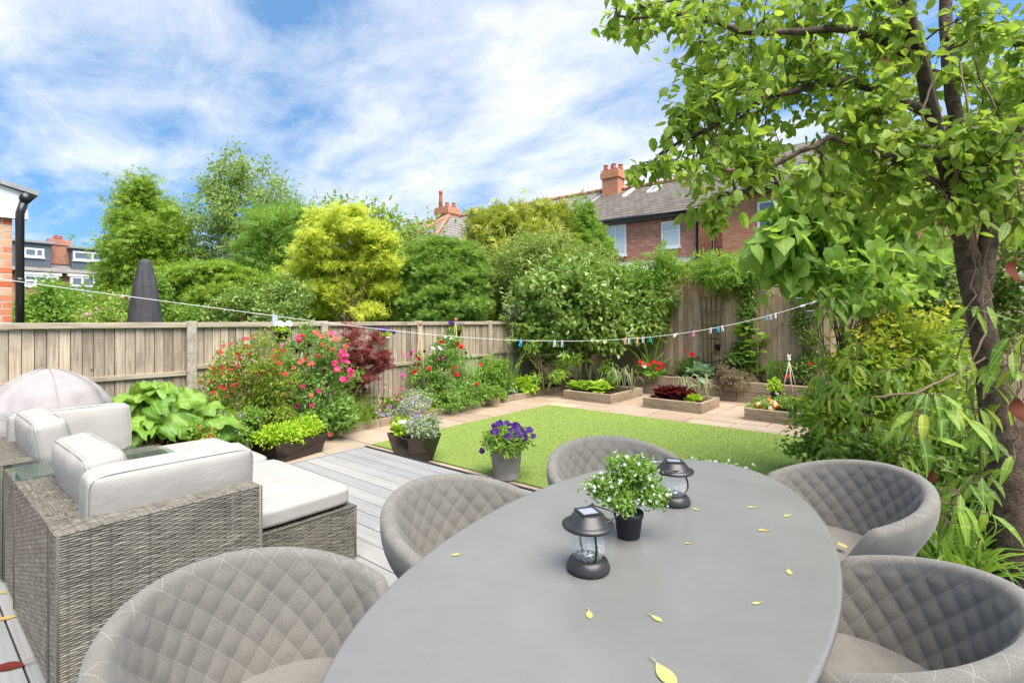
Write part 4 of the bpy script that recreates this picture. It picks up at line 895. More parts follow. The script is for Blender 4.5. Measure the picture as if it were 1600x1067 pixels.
def peg(px, colr, lab, tilt=0.0, big=1.0):
    p = linept(px); t = thing('clothes_peg', lab, 'clothes peg', p, PHI + R(random.Random(int(px)).uniform(-50, 50)), 'pegs on the washing line')
    h = .085 * big
    for s in (-1, 1):
        b = MB(); b.add([Vector((s * .0035 - .0045 + dx, dy, 0)) + Vector((s * q, 0, z)) for (q, z) in ((.001, .015), (.0045, -.02), (.009, -h + .012)) for (dx, dy) in ((0, -.006), (.009, -.006), (.009, .006), (0, .006))],
              [(0, 1, 5, 4), (1, 2, 6, 5), (2, 3, 7, 6), (3, 0, 4, 7), (4, 5, 9, 8), (5, 6, 10, 9), (6, 7, 11, 10), (7, 4, 8, 11), (3, 2, 1, 0), (8, 9, 10, 11)]); b.build('prong', M['peg_' + colr], t, bevel=.001)
    b = MB(); b.tube([(-.012, 0, -.022), (.012, 0, -.022)], .004, 8); b.build('spring', M['chrome'], t)
    t.rotation_euler = (0, R(tilt), t.rotation_euler.z)
for px, c, lab, tl in ((427, 'pale', 'pale blue peg at the far left of the line above the sweet peas', 4), (431, 'grey', 'grey peg paired beside the pale blue one above the sweet peas', -6), (814, 'blue', 'bright blue peg in front of the glossy shrub', 8), (867, 'pale', 'pale grey peg, left of two in front of the shrub', 10), (878, 'grey', 'grey blue peg, right of two in front of the shrub', -2),
        (977, 'salmon', 'salmon peg next to the mint one in the middle of the line', 0), (983, 'mint', 'mint green peg beside the salmon one in the middle', 3), (996, 'salmon', 'salmon peg just right of the mint peg', 5), (1005, 'pale', 'pale peg between the salmon and teal pegs', 2), (1016, 'teal', 'teal green peg right of the salmon pegs', -4),
        (1057, 'white', 'white knotted looking peg left of the pink one', 60), (1084, 'pink', 'the only pink peg, in front of the brown fence', 6), (1111, 'white', 'white peg in front of the hanging grey pot', 8), (1122, 'blue', 'sky blue peg by the trellis', -8), (1128, 'white', 'white peg touching the sky blue one by the trellis', -12),
        (1198, 'blue', 'blue peg high on the line in front of the bare fence', 4), (1204, 'pale', 'pale peg beside the blue one before the bare fence', -4), (1212, 'white', 'white peg right of the bare fence blue peg', 3), (1257, 'white', 'white peg lying across the line near its right end', 70), (1272, 'white', 'last white peg before the line enters the leaves', 55)):
    peg(px, c, lab, tl)
fallen(669, 688, .004, .05, 'leaf_red', .4, 'single red petal lying on the paving by the black planter', 'petal', None)
fallen(1240, 690, .02, .07, 'leaf_tan', 1.4, 'brown fallen leaf on the far right part of the lawn', grp=None)
# parasol under its cover, beyond the fence
q = onX(227, 405, -9.2)
pa = thing('folded_parasol', 'closed parasol under a tall dark grey cover beyond the left fence', 'parasol', (q.x, q.y, 0))
hh = q.z; drape('cover', M['dark_cover'], [(.25, .55), (.25, 1.05), (.23, 1.45), (.19, 1.8), (.145, hh - .38), (.10, hh - .14), (.075, hh - .03), (.03, hh), (0, hh)], 64, .02, 9, pa)
b = MB(); b.tube([(0, 0, 0), (0, 0, .6)], .03, 10); b.lathe([(.28, -.06), (.28, 0), (.05, .03)], 24); b.build('stand', M['steel'], pa)
# ================================================================== foliage materials
G = lambda *a: list(a)
LM = {}
def L(k, stops, trans=.35, rough=.45, spec=.35, back=None, veins=0., vn=7.): LM[k] = m_leaf('leaf_' + k, stops, trans, rough, spec, back, veins, vn)
L('apple', [(.10, .17, .018), (.17, .26, .025), (.24, .34, .04), (.13, .21, .02), (.32, .41, .06)], .48, .42, veins=.35)
L('catalpa', [(.17, .30, .05), (.23, .37, .07), (.30, .44, .09), (.19, .32, .05)], .45, .45, veins=.5)
L('clematis', [(.08, .17, .025), (.15, .26, .035), (.25, .36, .05), (.06, .12, .02), (.34, .36, .04)], .38, .42, .3, veins=.45, vn=2.)
L('choisya', [(.16, .27, .03), (.24, .36, .04), (.36, .44, .05), (.11, .20, .025)], .42, .35)
L('choisya_tip', [(.48, .46, .03), (.58, .50, .05), (.40, .43, .03)], .35)
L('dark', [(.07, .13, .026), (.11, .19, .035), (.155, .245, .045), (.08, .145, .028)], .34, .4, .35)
L('sycamore', [(.15, .25, .02), (.22, .34, .03), (.30, .42, .05), (.12, .20, .02)], .42)
L('birch', [(.17, .25, .06), (.25, .34, .09), (.33, .41, .14), (.14, .21, .05)], .4)
L('mid', [(.11, .22, .025), (.17, .31, .04), (.23, .38, .06)], .38)
L('gold', [(.52, .58, .04), (.63, .67, .06), (.46, .56, .04), (.74, .75, .12)], .5, back=(.8, .86, .22))
L('cypress', [(.12, .23, .035), (.18, .31, .05), (.26, .38, .075)], .34, .55)
L('goldcypress', [(.24, .29, .04), (.36, .37, .05), (.46, .43, .06), (.18, .25, .035)], .32, .55)
L('pitto', [(.10, .19, .03), (.18, .28, .05), (.28, .38, .10), (.13, .23, .035), (.36, .42, .13)], .3, .3, .5)
L('loose', [(.16, .25, .05), (.24, .34, .08), (.30, .36, .10), (.27, .25, .07)], .38)
L('jasmine', [(.10, .21, .025), (.17, .31, .035), (.25, .39, .05)], .4)
L('lime', [(.30, .46, .02), (.40, .56, .03), (.24, .40, .02)], .35)
L('fatsia', [(.14, .28, .03), (.24, .38, .05), (.34, .44, .08)], .3, .3, .5)
L('rhubarb', [(.11, .23, .03), (.17, .31, .04), (.24, .38, .06)], .34, .42, .4, veins=.55, vn=5.)
L('fuchsia', [(.12, .20, .02), (.22, .31, .03), (.30, .36, .04), (.09, .16, .018)], .35)
L('sweetpea', [(.10, .23, .045), (.16, .30, .06), (.22, .35, .08), (.12, .26, .03)], .35)
L('acer', [(.17, .035, .034), (.25, .06, .05), (.32, .10, .08), (.12, .028, .03)], .35, back=(.5, .06, .05))
L('herb', [(.16, .29, .04), (.24, .36, .06), (.12, .24, .03)], .35)
L('silver', [(.30, .36, .22), (.38, .43, .27), (.24, .32, .17)], .25, .6)
L('iris', [(.14, .31, .05), (.22, .40, .08), (.10, .24, .04)], .35)
L('lettuce', [(.25, .42, .03), (.36, .53, .05), (.47, .60, .08)], .4)
L('redlettuce', [(.085, .012, .018), (.13, .02, .025), (.06, .02, .015)], .25, .3, .5, back=(.3, .03, .03))
L('hosta', [(.17, .31, .20), (.22, .37, .25), (.28, .42, .25)], .25, veins=.4, vn=3.)
L('heather', [(.19, .10, .09), (.26, .15, .13), (.17, .17, .07), (.32, .2, .18)], .25, .7)
L('grass', [(.12, .25, .03), (.18, .33, .04), (.26, .40, .06), (.09, .19, .025)], .35)
L('onion', [(.30, .40, .12), (.42, .46, .22), (.52, .50, .30)], .3)
L('privet', [(.17, .27, .04), (.25, .36, .06), (.33, .42, .09)], .38)
L('potplant', [(.09, .20, .03), (.16, .29, .045), (.24, .38, .07)], .3)
FM = {}
def F(k, stops, tr=.3): FM[k] = m_petal('petal_' + k, stops, tr)
F('pink', [(.80, .06, .26), (.88, .12, .33), (.75, .035, .18)]); F('magenta', [(.72, .05, .34), (.85, .16, .45)]); F('coral', [(.85, .13, .10), (.88, .22, .15)])
F('red', [(.62, .012, .012), (.75, .02, .02)]); F('maroon', [(.05, .004, .012), (.1, .008, .02)]); F('fuchsia', [(.60, .03, .03), (.7, .08, .05), (.5, .02, .06)])
F('purple', [(.045, .006, .125), (.07, .011, .18), (.03, .004, .09)]); F('lavender', [(.36, .26, .50), (.46, .36, .58), (.30, .2, .42)]); F('blue', [(.10, .075, .36), (.15, .12, .44)])
F('white', [(.78, .78, .74), (.85, .85, .82)]); F('orange', [(.85, .22, .03), (.9, .35, .05)]); F('rose', [(.75, .32, .42), (.80, .45, .5)]); F('yellow', [(.8, .6, .04), (.85, .7, .1)])
BK = m_plain('bark', (.105, .075, .055), .9, .2, var=.5, scale=18, bump=.9, bscale=40)
BK2 = m_plain('twig', (.16, .115, .075), .85, .2, var=.3, bump=.3)
BKW = m_plain('birch_bark', (.50, .47, .42), .8, .2, var=.35, scale=14)
STEM = m_plain('green_stem', (.17, .27, .05), .7, .3, var=.2, bump=0)
CANE = m_plain('cane', (.45, .33, .16), .7, .2, var=.2, bump=0)
def dX(px, u): return u / (CP * (px - 800) / 800 - SP)
def dY(px, v): return v / (SP * (px - 800) / 800 + CP)
def relblobs(d, blobs, base, depth=1.0, seed=0, jd=.25):
    rr = random.Random(seed); out = []
    for q in blobs:
        px, py, rx, ry = q[:4]; dd = d + (q[4] if len(q) > 4 else rr.uniform(-jd, jd) * rx * d / 800 * 2); s = dd / 800; c = pt(px, py, dd) - Vector(base)
        out.append((c.x, c.y, c.z, rx * s * depth, rx * s * depth, ry * s))
    return out
def scatter_flowers(parent, name, Tm, mat, pos, nor, sizes, seed=0, layers=1):
    """each flower head an object of its own, sharing one mesh"""
    rng = np.random.default_rng(seed); me = None
    for p, n, s in zip(pos, nor, sizes):
        if me is None:
            P = np.zeros((layers, 3)); P[:, 2] = np.arange(layers) * .12; a = rng.random(layers) * 6.28
            o = leafmesh(name, Tm, P, np.c_[np.cos(a), np.sin(a), np.zeros(layers)], np.tile([0, 0, 1.], (layers, 1)), 1 - .25 * np.arange(layers), mat, parent); me = o.data
        else: o = link(name, me, parent)
        o.location = p; o.scale = (s, s, s); o.rotation_euler = Vector(n).to_track_quat('Z', 'Y').to_euler(); o.rotation_euler.rotate_axis('Z', rng.random() * 6.28)
def plant(name, label, cat, d, basepx, z0, blobs, nclump, nleaf, crad, Tm, size, mat, seed=1, stems=0, stem_mat=None, stemr=.012, top=.6, depth=1.0, group=None, floor=None, heads=(), jd=.25, **kw):
    p = pt(basepx, 500, d); base = Vector((p.x, p.y, z0)); t = thing(name, label, cat, base, 0, group)
    B = relblobs(d, blobs, base, depth, seed, jd); C = foliage('crown' if 'tree' in name else 'foliage', t, B, nclump, nleaf, crad, Tm, size, LM[mat] if isinstance(mat, str) else mat, seed, floor=(floor if floor is not None else .0), **kw)
    if stems:
        rng = np.random.default_rng(seed + 50); idx = rng.choice(len(C), min(len(C), 26), replace=False); zt = max(q[2] for q in B) * top; cx = np.mean([q[0] for q in B]); cy = np.mean([q[1] for q in B])
        woody(t, (cx * .8, cy * .8, zt), stemr, [C[i] for i in idx if C[i][2] > .15], stem_mat or BK2, seed, name='trunk' if 'tree' in name else 'stems', nstem=stems, spreadr=.12 * max(q[3] for q in B))
    for k, (fname, ft, fm, n, fs, lay) in enumerate(heads):
        if not isinstance(n, int):
            rng = np.random.default_rng(seed + 90 + k); P = np.array([pt(qx + rng.normal() * 1.2, qy + rng.normal() * 1.2, d - .22 - .12 * rng.random()) - base for qx, qy in n for _ in range(2)])
            scatter_flowers(t, fname, ft, FM[fm], P, rng.normal(size=P.shape) * .6 + np.array([.4, -.6, .3]), fs * (.6 + .6 * rng.random(len(P))), seed, lay); continue
        rng = np.random.default_rng(seed + 90 + k); P, O = crown_pts(B, n * 4, rng, .12); cd = np.array([math.sin(PHI), -math.cos(PHI), .5])
        key = (P - np.array(base) * 0) @ cd + rng.random(len(P)) * .25; P = P[np.argsort(-key)[:n]] if n < len(P) else P
        P = P[P[:, 2] > .03]; O = rng.normal(size=(len(P), 3)) * .5 + cd
        scatter_flowers(t, fname, ft, FM[fm], P, O, fs * (.75 + .5 * rng.random(len(P))), seed, lay)
    return t, B, base
# ================================================================== trees and shrubs beyond the left fence
plant('sycamore_tree', 'bright green sycamore rising behind the covered parasol', 'tree', 18.5, 232, -.06,
      [(212, 290, 22, 24), (205, 318, 18, 20), (228, 345, 46, 40), (206, 395, 38, 42), (256, 392, 38, 46), (225, 440, 52, 42), (262, 318, 17, 24), (236, 372, 50, 46), (190, 430, 24, 30), (245, 470, 60, 40)], 250, 62, .42, L_MAPLE, .15, 'sycamore', 11, 2, BK, .16, .7)
plant('birch_tree', 'tall airy birch with pale trunk, the highest tree beyond the left fence', 'tree', 19.5, 372, -.06,
      [(378, 258, 34, 26), (350, 285, 30, 34), (405, 285, 38, 34), (335, 325, 42, 40), (430, 312, 30, 34), (385, 330, 50, 44), (305, 360, 34, 34), (360, 380, 60, 44), (300, 400, 34, 30), (420, 360, 44, 40), (330, 425, 46, 34), (275, 380, 22, 26)], 260, 56, .40, L_OVAL, .125, 'birch', 12, 3, BKW, .11, .75, droop=.5)
plant('maple_tree', 'mid green tree between the birch and the yellow leaved tree', 'tree', 16, 440, -.06,
      [(430, 360, 44, 34), (455, 400, 44, 44), (415, 410, 40, 44), (470, 350, 26, 26), (440, 450, 50, 44), (400, 450, 30, 34), (480, 440, 30, 44)], 150, 62, .42, L_PINN, .24, 'mid', 13, 2, BK, .12, .6)
plant('sparse_tree', 'thin topped darker tree standing behind the yellow leaved tree', 'tree', 19, 600, -.06,
      [(590, 340, 30, 24), (625, 365, 32, 30), (520, 335, 34, 22), (560, 370, 50, 36), (640, 400, 34, 36), (660, 372, 24, 20), (600, 420, 60, 50)], 120, 38, .5, L_OVAL, .17, 'privet', 14, 2, BK, .11, .7)
plant('gold_tree', 'brilliant yellow leaved tree in the middle beyond the left fence', 'tree', 12.4, 560, -.06,
      [(540, 375, 48, 36), (498, 385, 34, 32), (588, 385, 30, 34), (532, 348, 34, 22), (500, 350, 20, 20), (575, 360, 22, 20), (530, 425, 58, 36), (482, 420, 24, 24), (585, 425, 32, 32), (545, 458, 52, 24), (500, 455, 28, 18), (605, 400, 14, 22), (470, 400, 18, 15), (616, 374, 13, 11), (560, 332, 13, 13), (458, 424, 12, 11), (602, 452, 24, 18), (535, 482, 44, 16), (520, 332, 12, 10), (575, 490, 30, 10)], 250, 56, .22, L_MAPLE, .115, 'gold', 15, 3, BK2, .055, .55, shell=.8, out=.7, flatz=.55, droop=.15)
plant('clipped_conifer', 'dark green clipped conifer with a rounded outline beyond the fence', 'conifer', 13.4, 692, -.06,
      [(668, 415, 40, 38), (712, 412, 40, 38), (690, 450, 66, 48), (650, 450, 36, 50), (735, 450, 30, 48), (690, 400, 46, 26), (690, 480, 74, 40)], 900, 34, .16, L_SPRAY, .125, 'cypress', 16, 1, BK, .12, .7, shell=.3, out=1., jit=.3, droop=.1, flatz=.4)
plant('golden_conifer', 'loose golden green conifer right of the dark clipped one', 'conifer', 16, 830, -.06,
      [(835, 352, 46, 28), (790, 365, 42, 32), (870, 365, 36, 32), (840, 400, 70, 44), (770, 400, 38, 44), (765, 350, 24, 16), (790, 450, 50, 44), (740, 440, 26, 30), (745, 480, 30, 24), (860, 440, 60, 40)], 330, 44, .36, L_SPRAY, .26, 'goldcypress', 17, 1, BK, .14, .7, shell=.4, out=.8, jit=.5)
plant('young_conifer', 'small pointed dark conifer in front of the white framed house window', 'conifer', 15.2, 915, -.06,
      [(912, 335, 10, 20), (912, 358, 18, 22), (925, 375, 22, 24), (905, 390, 30, 28), (938, 392, 18, 22), (915, 430, 40, 36)], 150, 40, .22, L_SPRAY, .17, 'mid', 18, 1, BK, .06, .8, shell=.5, out=.8, jit=.4)
plant('spreading_maple', 'flat topped fresh green maple bush right of the covered parasol', 'shrub', 12.2, 330, -.06,
      [(320, 425, 44, 18), (282, 432, 28, 18), (368, 432, 36, 20), (300, 450, 40, 20), (350, 455, 46, 24), (320, 480, 60, 28), (390, 445, 22, 22)], 190, 50, .22, L_MAPLE, .115, 'sycamore', 19, 3, BK2, .04, .55, flatz=.35)
plant('rose_bush', 'leafy rose bush with a few dusky red blooms looking over the fence', 'shrub', 9.9, 405, -.06,
      [(420, 472, 46, 26), (372, 482, 36, 22), (455, 458, 30, 28), (400, 495, 60, 24), (440, 495, 44, 30), (345, 490, 24, 18)], 170, 44, .14, L_OVAL, .075, 'pitto', 20, 3, BK2, .02, .7, heads=[('flower', F_ROSE, 'maroon', 5, .045, 2)])
plant('green_bush', 'dull green bush beneath the far terrace windows', 'shrub', 11.5, 75, -.06,
      [(72, 462, 26, 20), (100, 480, 44, 22), (52, 485, 26, 20), (90, 500, 60, 24), (130, 492, 26, 20)], 150, 50, .2, L_OVAL, .085, 'mid', 21, 3, BK2, .03, .6)
plant('pink_bush', 'pale leaved bush dotted with pinkish flowers left of the covered parasol', 'shrub', 10.6, 178, -.06,
      [(165, 480, 26, 20), (190, 475, 20, 22), (178, 498, 40, 20), (150, 492, 22, 16), (215, 495, 20, 16)], 100, 44, .14, L_OVAL, .07, 'privet', 22, 2, BK2, .02, .6, heads=[('flower', F_FIVE, 'rose', 26, .035, 1)])
plant('low_bush', 'bright low bush right of the covered parasol just above the fence top', 'shrub', 11.2, 270, -.06,
      [(265, 488, 26, 16), (295, 492, 26, 14), (285, 505, 40, 20), (242, 440, 10, 16), (250, 470, 14, 30)], 100, 44, .14, L_OVAL, .075, 'herb', 23, 2, BK2, .02, .6)
hb = [(x, 470 + 12 * math.sin(x * .05), 44, 34) for x in range(150, 860, 42)]
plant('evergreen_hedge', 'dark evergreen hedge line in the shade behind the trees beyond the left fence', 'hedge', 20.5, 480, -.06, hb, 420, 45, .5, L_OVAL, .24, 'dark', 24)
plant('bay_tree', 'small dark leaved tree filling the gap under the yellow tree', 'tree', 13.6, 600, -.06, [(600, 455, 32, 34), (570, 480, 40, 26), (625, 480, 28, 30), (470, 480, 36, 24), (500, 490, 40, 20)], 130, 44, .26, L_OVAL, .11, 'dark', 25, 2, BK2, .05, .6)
plant('laurel_shrub', 'dark laurel shrub between the rose bush and the yellow tree', 'shrub', 13.8, 440, -.06, [(430, 455, 36, 26), (460, 470, 34, 28), (480, 490, 36, 20), (400, 465, 26, 22)], 120, 44, .24, L_OVAL, .10, 'mid', 26, 2, BK2, .05, .6)
# ================================================================== corner and back fence
SHR = dX(880, -6.25)
plant('glossy_shrub', 'large glossy leaved shrub filling the far left corner of the garden', 'shrub', 11.6, 915, .12,
      [(880, 455, 64, 44), (830, 470, 36, 40), (938, 462, 52, 48), (990, 480, 40, 42), (862, 500, 56, 40), (925, 505, 56, 32), (985, 512, 40, 26), (820, 500, 26, 30), (900, 425, 46, 26), (880, 530, 60, 26), (860, 548, 40, 18), (945, 530, 44, 20), (1005, 500, 36, 36), (1030, 470, 22, 30), (840, 520, 30, 26)], 900, 16, .17, L_OVAL, .125, 'pitto', 31, 4, BK2, .04, .6, shell=.45, out=.6, up=.35, jit=.5, width=1.15)
plant('feathery_shrub', 'tall pale feathery shrub behind the glossy shrub, below the house window', 'shrub', 13.6, 880, -.06,
      [(820, 405, 44, 36), (870, 395, 42, 34), (915, 412, 40, 28), (780, 430, 30, 40), (850, 440, 60, 36), (940, 425, 26, 20)], 330, 46, .2, L_OVAL, .085, 'loose', 32, 3, BK2, .05, .6, out=.7)
plant('palmate_shrub', 'shrub of big hand shaped leaves below the glossy shrub at the end of the border', 'shrub', 10.7, 850, .1,
      [(815, 505, 18, 12), (828, 555, 24, 16), (878, 575, 26, 16), (850, 585, 26, 14), (800, 540, 16, 14), (895, 560, 22, 16), (830, 530, 26, 14)], 46, 1, .05, L_PALM, .20, 'fatsia', 33, 3, BK2, .02, .6, out=.7, up=.9, droop=.1, jit=.3)
plant('fence_climber', 'bright green climber spilling over the back fence left of the trellis', 'climber', 11.75, 1000, .3,
      [(965, 435, 26, 22), (1000, 430, 34, 22), (1040, 425, 30, 18), (1020, 450, 36, 26), (985, 470, 36, 26), (1025, 485, 22, 26), (1060, 430, 20, 14)], 230, 26, .16, L_OVAL, .085, 'jasmine', 34, 3, BK2, .015, .8)
plant('young_tree', 'slim sapling with drooping leaflets standing clear of the climber by the small house window', 'tree', 11.6, 1037, .4,
      [(1035, 398, 16, 12), (1045, 412, 14, 10), (1028, 420, 12, 10), (1030, 440, 14, 12)], 26, 12, .12, L_PINN, .17, 'jasmine', 35, 1, BK2, .012, .95, out=.5, droop=.3)
plant('wisteria', 'yellow green feathery climber over the fence top right of the trellis', 'climber', dY(1150, 11.12), 1170, .4,
      [(1130, 425, 30, 14), (1165, 425, 34, 16), (1150, 445, 30, 12), (1195, 430, 24, 14), (1215, 420, 24, 10), (1105, 415, 24, 10)], 120, 16, .16, L_PINN, .19, 'jasmine', 36, 2, BK2, .015, .9, out=.6, droop=.3)
plant('ivy_column', 'dark narrow climber hanging straight down the back fence between the trellis and the canes', 'climber', dY(1168, 11.14), 1170, .4,
      [(1168, 460, 12, 20), (1168, 490, 12, 22), (1166, 520, 9, 20), (1172, 480, 10, 22), (1168, 550, 8, 20)], 110, 18, .09, L_OVAL, .065, 'dark', 37, 1, BK2, .01, .9)
plant('ivy_column', 'ragged ivy hanging on the back fence under the big leaves, behind the grey wall pots', 'climber', dY(1255, 11.1), 1255, .4,
      [(1245, 440, 14, 26), (1262, 470, 14, 30), (1250, 500, 14, 26), (1268, 520, 16, 40), (1275, 450, 20, 30)], 120, 16, .1, L_OVAL, .07, 'dark', 38, 1, BK2, .01, .9)
# dry twig tangle on the trellis top
c = onY(1100, 440, 11.2); nest = MB(); rr = random.Random(8)
for i in range(90):
    a = rr.uniform(0, 6.28); r0, r1 = rr.uniform(0, .35), rr.uniform(.15, .6); p = c + Vector((math.cos(a) * r0, rr.uniform(-.18, .05), math.sin(a) * r0 * .5)); q = c + Vector((math.cos(a + 1.2) * r1 * 1.2, rr.uniform(-.25, .05), math.sin(a + 1.2) * r1 * .55 - .08))
    nest.tube(curve_pts(p, q, rr.uniform(-.12, .12), 5, i, .03), .0035, 4, False)
tag(nest.build('twig_tangle', m_plain('dry_twig', (.30, .18, .12), .9, .1, var=.4)), 'dry brown twig tangle over the top of the trellis', 'dead climber')
# fan trellis and hanging pots
tr = thing('trellis', 'narrow wooden fan trellis fixed to the back fence', 'trellis', (0, 0, 0)); TW = m_wood('trellis_wood', (.10, .075, .03), (.19, .145, .06), (.26, .20, .095), 'v', False)
zt, zb = onY(1112, 462, 11.2).z, onY(1112, 590, 11.2).z; xc = onY(1112, 500, 11.2).x
for i in range(5):
    s = (i - 2) / 2; b = MB(); b.tube([(xc + s * .13, 11.19, zb - .2), (xc + s * .23, 11.17, zt)], .014, 4); b.build('upright', TW, tr)
for i in range(6):
    z = zt - .04 - i * (zt - zb) / 6; w = .21 - .07 * i / 6; b = MB(); b.box((xc, 11.16, z), (2 * w + .06, .018, .03)); b.build('crossbar', TW, tr)
GP = m_plain('grey_pot', (.23, .24, .25), .5, .4); WP = m_plain('white_pot', (.72, .72, .70), .45, .4, var=.04); DP = m_plain('dark_pot', (.02, .02, .022), .5, .4)
def wallpot(px, py, v, lab, r=.075, mat=GP):
    p = onY(px, py, v); b = MB(); b.lathe([(r * .65, -r * .9), (r, r * .8), (r * 1.08, r * .8), (r * 1.08, r), (r * .85, r), (r * .6, -r * .5)], 20); t = thing('wall_pot', lab, 'pot', p, 0, 'pots hung on the back fence'); b.build('pot', mat, t)
    b = MB(); b.tube([(0, r, r * .8), (0, r + .05, r * 1.6), (0, r + .08, r)], .004, 5); b.build('hook', M['steel'], t); return t
wallpot(1118, 518, 11.05, 'grey wall pot hung on the trellis behind the pegs'); wallpot(1121, 543, 11.05, 'darker wall pot, lower of the two on the trellis', .07, DP)
wallpot(1246, 473, 11.0, 'grey wall pot beside the ivy under the big leaves', .09); wallpot(1263, 492, 11.0, 'tilted grey wall pot, lower of the two in the ivy', .08)
# ================================================================== left border planting
def rhub():
    n = 14; vs = []; fs = []
    for j in range(n + 1):
        for i in range(n + 1):
            x = i / n; y = (j / n - .5) * 2; w = (.50 * math.sin(math.pi * min(1, x * .86 + .12)) ** .7) * (1 - .12 * x); yy = y * w
            z = .07 * math.sin(y * 11 + x * 4) * abs(y) + .085 * math.sin(x * 21 + y * 3) * abs(y) - .42 * x ** 2.4 - .16 * y * y + .05 * abs(math.sin(y * 6.0 + x * 5)); vs.append((x - .12 * (abs(y) ** 2) * (1 - x), yy, z))
    return TT(vs, [(j * (n + 1) + i, j * (n + 1) + i + 1, (j + 1) * (n + 1) + i + 1, (j + 1) * (n + 1) + i) for j in range(n) for i in range(n)])
L_RHUB = rhub()
rb_ = onX(238, 640, -6.2); t = thing('rhubarb', 'large rhubarb clump with broad crinkled leaves between the wicker seats and the fence', 'plant', (rb_.x, rb_.y, .03))
rng = np.random.default_rng(5); n = 84; a = rng.random(n) * 6.28; rr_ = np.sqrt(rng.random(n)) * .74; hz = .95 - .6 * (rr_ / .72) ** 2.0 - .18 * rng.random(n)
P = np.c_[np.cos(a) * rr_ * .9, np.sin(a) * rr_ * .95, np.maximum(.12, hz * .92)]; D = np.c_[np.cos(a), np.sin(a), np.full(n, .12)] + rng.normal(size=(n, 3)) * .35; Nn = np.c_[np.cos(a) * .45, np.sin(a) * .45, np.ones(n)] + rng.normal(size=(n, 3)) * .32 + [.15, -.25, 0]
leafmesh('foliage', L_RHUB, P - nrm(D) * .16, D, Nn, rng.uniform(.24, .42, n), LM['rhubarb'], t, True)
b = MB()
for p in P: b.tube(curve_pts((p[0] * .25, p[1] * .25, 0), p, .04, 4), [.016, .014, .012, .010, .008], 6)
b.build('stalks', m_plain('rhubarb_stalk', (.30, .10, .07), .6, .3, var=.3), t)
dF = lambda px, u=-6.75: dX(px, u)
plant('fuchsia_bush', 'fuchsia bush with hanging red flowers against the fence beside the rhubarb', 'shrub', dF(385), 385, .08,
      [(375, 560, 32, 32), (410, 555, 36, 34), (350, 600, 34, 30), (395, 605, 46, 32), (430, 600, 34, 34), (345, 640, 30, 18), (400, 640, 50, 20), (335, 585, 18, 22)], 300, 22, .085, L_OVAL, .042, 'fuchsia', 41, 4, BK2, .009, .7, heads=[('flower', F_FOUR, 'fuchsia', 70, .030, 2)], droop=.2)
plant('sweet_peas', 'tall tangle of sweet peas with hot pink and coral flowers up the fence', 'flowers', dF(485, -6.68), 485, .08,
      [(475, 545, 30, 30), (510, 555, 30, 36), (460, 590, 34, 34), (500, 600, 42, 40), (535, 600, 26, 44), (480, 640, 44, 30), (525, 650, 34, 24), (450, 620, 26, 30), (490, 520, 24, 14)], 330, 20, .08, L_OVAL, .05, 'sweetpea', 42, 5, STEM, .006, .9,
      heads=[('flower', F_TRUMP, 'pink', [(466, 527), (467, 534), (536, 550), (540, 554), (538, 560), (531, 566), (526, 576), (546, 578), (552, 581), (534, 591), (542, 592), (464, 632), (443, 643), (487, 634), (436, 658), (549, 586), (530, 556), (543, 566), (522, 568), (455, 600), (500, 612), (472, 604), (446, 617)], .039, 2), ('flower', F_TRUMP, 'coral', [(475, 523), (494, 521), (516, 520), (525, 530), (512, 545), (505, 537), (478, 560), (470, 566), (487, 568), (528, 577), (487, 619), (424, 637), (530, 677), (515, 678), (424, 556), (504, 526), (520, 546), (460, 575), (497, 556), (541, 540)], .034, 2), ('flower', F_TRUMP, 'maroon', [(483, 540), (480, 556), (506, 580), (462, 548), (512, 602)], .028, 2), ('flower', F_TRUMP, 'magenta', [(441, 539), (464, 637), (520, 524)], .03, 2)], jit=.9, shell=.7)
plant('maroon_acer', 'feathery dark red maple against the fence right of the pink sweet peas', 'shrub', dF(560, -7.0), 560, .08,
      [(555, 545, 26, 26), (585, 555, 22, 18), (540, 575, 26, 28), (570, 580, 26, 20), (550, 605, 24, 24), (600, 568, 16, 10), (545, 520, 12, 16), (588, 530, 12, 10), (606, 556, 10, 6), (560, 520, 8, 12)], 190, 13, .06, L_MAPLE, .058, 'acer', 43, 2, BK2, .012, .7, flatz=.5, droop=.2)
plant('foxgloves', 'pink spired plant bending forward beside the red maple', 'flowers', dF(612, -6.7), 612, .08,
      [(600, 640, 26, 26), (625, 645, 26, 22), (585, 655, 22, 22), (615, 670, 36, 14)], 140, 18, .07, L_OVAL, .06, 'herb', 44, 3, STEM, .005, .9, jit=.9)
def spire(parent, p0, p1, mat, n, s, seed):
    rng = np.random.default_rng(seed); p0, p1 = np.array(p0), np.array(p1); k = rng.random(n) ** .8; P = p0 + (p1 - p0) * (.35 + .65 * k[:, None]) + rng.normal(size=(n, 3)) * .012
    leafmesh('blossoms', F_TRUMP, P, rng.normal(size=(n, 3)), rng.normal(size=(n, 3)), s * (1.25 - .7 * k), mat, parent); b = MB(); b.tube(curve_pts(p0, p1, .02, 4), .003, 5); b.build('stems', STEM, parent)
t = thing('pink_spires', 'cluster of slender pink flower spires in front of the bare fence boards', 'flowers', (0, 0, 0))
for i, (px, py, py0) in enumerate(((603, 590, 660), (617, 600, 660), (631, 594, 655), (592, 615, 660), (608, 620, 668), (624, 606, 660), (588, 632, 670), (629, 545, 640))):
    d = dX(px, -6.65); spire(t, pt(px - 6 + 2 * i % 9, py0, d), pt(px + 3 * math.sin(i * 2.1), py, d - .1), FM['rose' if i % 3 == 0 else 'magenta'], 13, .019, i)
